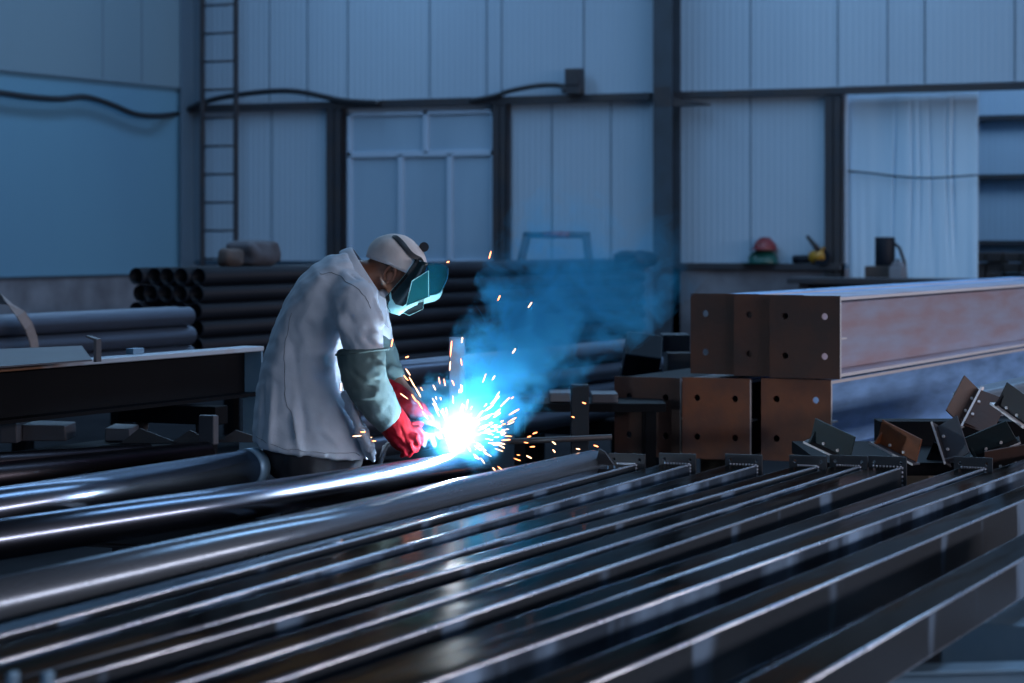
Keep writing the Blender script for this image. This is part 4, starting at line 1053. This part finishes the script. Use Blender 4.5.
SPARK = emis('spark_glow', (1.0, .26, .09), 7)
SPARKW = emis('white_hot_spark', (1.0, .50, .27), 6)
random.seed(21)
def spark_mesh(ln, r, m):
    return MB().tube([(-ln/2, 0, 0), (-ln*.2, 0, 0), (ln*.3, 0, 0), (ln/2, 0, 0)], [r*.3, r, r, r*.3], 6).build('spark', m)
def spark_at(p, d, ln, r, m=SPARK, proto=[]):
    key = m.name
    pr = [q_ for q_ in proto if q_[0] == key]
    if not pr:
        o = spark_mesh(1.0, .50, m); proto.append((key, o)); tag(o, 'glowing orange spark flying from the welding arc', 'spark', 'sparks around the arc')
    else: o = pr[0][1].copy(); COL.objects.link(o)
    px_, py_ = (p - P(455, 432, 8.6)).dot(Vector((SA, -CA, 0)))*FPX/8.6, (p.z - P(455, 432, 8.6).z)*FPX/8.6
    where = ('hanging apart, far from the arc' if math.hypot(px_, py_) > 90 else 'left of the arc, near the gloves' if px_ < -18 else 'rising above the arc' if py_ > abs(px_)*.9
             else 'flying out to the right of the arc' if py_ > -6 else 'falling below the arc over the pipe')
    o['label'] = ('white hot' if m is SPARKW else 'orange') + ' spark streak ' + where
    o.location = p; o.rotation_euler = Vector(d).to_track_quat('X', 'Z').to_euler(); o.scale = (ln, r, r); return o
# the ones that stand apart in the photograph
lone = [(392, 343, 80, 8), (384, 356, 20, 4), (407, 357, 20, 4), (451, 349, 85, 16), (462, 340, 80, 6), (450, 366, 85, 9), (408, 372, -55, 8), (412, 382, -60, 12), (418, 392, -62, 12), (406, 378, -50, 7), (414, 398, -58, 9),
        (341, 387, 85, 7), (357, 436, 5, 9), (368, 438, 8, 8), (363, 432, 0, 5), (374, 441, 0, 4), (490, 255, 75, 8), (499, 298, 65, 6), (530, 305, 55, 7), (514, 351, 55, 6), (495, 400, 40, 12), (505, 402, 45, 13),
        (514, 412, 30, 12), (512, 420, 30, 10), (506, 440, 5, 9), (494, 443, 0, 12), (535, 433, 20, 5), (554, 443, -40, 5), (554, 451, -50, 4), (529, 457, -30, 6), (578, 449, -10, 4), (596, 446, -20, 5), (477, 458, -20, 5), (470, 472, -60, 6),
        (573, 417, -20, 3), (584, 403, -20, 4), (497, 415, 35, 9), (489, 408, 35, 10), (484, 418, 25, 10), (498, 427, 15, 8), (420, 405, -60, 10), (425, 415, -55, 9), (448, 262, 20, 3), (494, 469, -50, 4), (454, 473, -70, 5)]
for (px, py, an, ln) in lone:
    D = 8.6 + random.uniform(-.12, .12); s_ = D/FPX; a_ = math.radians(an)
    d = Vector((SA*math.cos(a_), -CA*math.cos(a_), math.sin(a_)))
    spark_at(P(px, py, D), d, ln*s_, 1.15*s_, SPARKW if random.random() < .4 else SPARK)
for i in range(95):
    an = random.choice([random.gauss(35, 28), random.gauss(20, 30), random.gauss(100, 25), random.uniform(-60, 10)]); a_ = math.radians(an)
    rr_ = abs(random.gauss(0, 1))*34 + 14
    px = 455 + rr_*math.cos(a_)*1.15; py = 432 - rr_*math.sin(a_)*.95 + .004*rr_*rr_*max(0, math.cos(a_))
    if py > 470: continue
    D = 8.58 + random.uniform(-.15, .12); s_ = D/FPX; b_ = a_ + random.gauss(0, .12)
    d = Vector((SA*math.cos(b_)+random.uniform(-.3, .3)*CA, -CA*math.cos(b_)+random.uniform(-.3, .3)*SA, math.sin(b_)))
    spark_at(P(px, py, D), d, random.uniform(3, 10)*s_, random.uniform(.7, 1.1)*s_, SPARKW if rr_ < 45 or random.random() < .3 else SPARK)

# smoke: a real volume drifting up and to the right from the arc
tip = P(640, 205, 9.5); ax = tip - ARC; LEN = ax.length
sm = bpy.data.materials.new('welding_smoke'); sm.use_nodes = True; nt = sm.node_tree; N = nt.nodes; K = nt.links
N.remove(N['Principled BSDF']); out = N['Material Output']
def nd(t_, **kw):
    n_ = N.new(t_)
    for k_, v_ in kw.items(): setattr(n_, k_, v_)
    return n_
def mth(op, a_, b_=None, clamp=False):
    n_ = nd('ShaderNodeMath', operation=op, use_clamp=clamp)
    for i, v_ in enumerate((a_, b_)):
        if v_ is None: continue
        if isinstance(v_, (int, float)): n_.inputs[i].default_value = v_
        else: K.new(v_, n_.inputs[i])
    return n_.outputs[0]
tc = nd('ShaderNodeTexCoord'); sx = nd('ShaderNodeSeparateXYZ'); 
wn = nd('ShaderNodeTexNoise'); wn.inputs['Scale'].default_value = 3.2; wn.inputs['Detail'].default_value = 2
K.new(tc.outputs['Object'], wn.inputs['Vector'])
vsub = nd('ShaderNodeVectorMath', operation='SUBTRACT'); K.new(wn.outputs['Color'], vsub.inputs[0]); vsub.inputs[1].default_value = (.5, .5, .5)
vsc = nd('ShaderNodeVectorMath', operation='SCALE'); K.new(vsub.outputs[0], vsc.inputs[0]); 
sx0 = nd('ShaderNodeSeparateXYZ'); K.new(tc.outputs['Object'], sx0.inputs[0])
K.new(mth('MULTIPLY', mth('MAXIMUM', sx0.outputs[0], .03), .55), vsc.inputs[3])
vad = nd('ShaderNodeVectorMath', operation='ADD'); K.new(tc.outputs['Object'], vad.inputs[0]); K.new(vsc.outputs[0], vad.inputs[1])
K.new(vad.outputs[0], sx.inputs[0])
X_, Y_, Z_ = sx.outputs
rad = mth('SQRT', mth('ADD', mth('MULTIPLY', Y_, Y_), mth('MULTIPLY', Z_, Z_)))
wid = mth('ADD', mth('MULTIPLY', mth('POWER', mth('MAXIMUM', X_, 0), 1.5), .20), .185)
rn = mth('DIVIDE', rad, wid)
edge = mth('SUBTRACT', 1.0, rn, True)
edge_raw = mth('SUBTRACT', 1.0, rn)
fin = nd('ShaderNodeTexNoise'); fin.inputs['Scale'].default_value = 5; fin.inputs['Detail'].default_value = 5; fin.inputs['Roughness'].default_value = .68
fin.inputs['Distortion'].default_value = .6
K.new(vad.outputs[0], fin.inputs['Vector'])
fi2 = nd('ShaderNodeTexNoise'); fi2.inputs['Scale'].default_value = 17; fi2.inputs['Detail'].default_value = 3; K.new(vad.outputs[0], fi2.inputs['Vector'])
val = mth('ADD', mth('ADD', fin.outputs[0], mth('MULTIPLY', mth('MAXIMUM', edge_raw, -1.0), .26)), mth('MULTIPLY', mth('SUBTRACT', fi2.outputs[0], .5), .35))
ns = nd('ShaderNodeMapRange'); ns.inputs[1].default_value = .575; ns.inputs[2].default_value = .70; K.new(val, ns.inputs[0])
fall = mth('POWER', mth('SUBTRACT', 1.0, mth('DIVIDE', mth('MAXIMUM', X_, 0), LEN*.92), True), 1.35)
body_d = mth('MULTIPLY', ns.outputs[0], fall)
x1 = mth('GREATER_THAN', X_, -.05)
body_d = mth('MULTIPLY', mth('MULTIPLY', mth('MULTIPLY', body_d, mth('MINIMUM', mth('ADD', mth('MULTIPLY', mth('MAXIMUM', X_, 0), .95), .09), .62)), x1), 24.0)
r0 = nd('ShaderNodeVectorMath', operation='LENGTH'); off_ = nd('ShaderNodeVectorMath', operation='SUBTRACT'); K.new(tc.outputs['Object'], off_.inputs[0]); off_.inputs[1].default_value = (.065, 0, 0); K.new(off_.outputs[0], r0.inputs[0])
core = mth('MULTIPLY', mth('POWER', mth('SUBTRACT', 1.0, mth('DIVIDE', r0.outputs['Value'], .21), True), 2.2), 2.5)
dens = mth('ADD', body_d, core)
vs_ = nd('ShaderNodeVolumePrincipled'); vs_.inputs['Color'].default_value = (.08, .54, .93, 1); vs_.inputs['Anisotropy'].default_value = .0
glow = mth('MULTIPLY', mth('POWER', mth('SUBTRACT', 1.0, mth('DIVIDE', r0.outputs['Value'], .14), True), 2.5), 30.0)   # emission added for the bloom of arc light scattering in the smoke
K.new(glow, vs_.inputs['Emission Strength']); vs_.inputs['Emission Color'].default_value = (.62, .80, 1.0, 1)
K.new(dens, vs_.inputs['Density']); K.new(vs_.outputs[0], out.inputs['Volume'])
plume = MB(); segs = 20
st = [(-.20, .05), (-.16, .20), (.0, .24), (.15, .24), (.4, .26), (.7, .32), (1.0, .38), (LEN*.95, .40), (LEN*1.05, .30)]
plume.tube([(a_, 0, 0) for a_, _ in st], [b_ for _, b_ in st], segs)
so = plume.build('welding_smoke', sm); so.location = ARC + Vector((0, 0, .02)); so.rotation_euler = ax.to_track_quat('X', 'Z').to_euler()
tag(so, 'blue lit smoke drifting up from the welding arc', 'smoke', kind='stuff')
SC.cycles.volume_step_rate = .12
SC.cycles.volume_max_steps = 256
SC.cycles.volume_bounces = 1
SC.cycles.max_bounces = 8
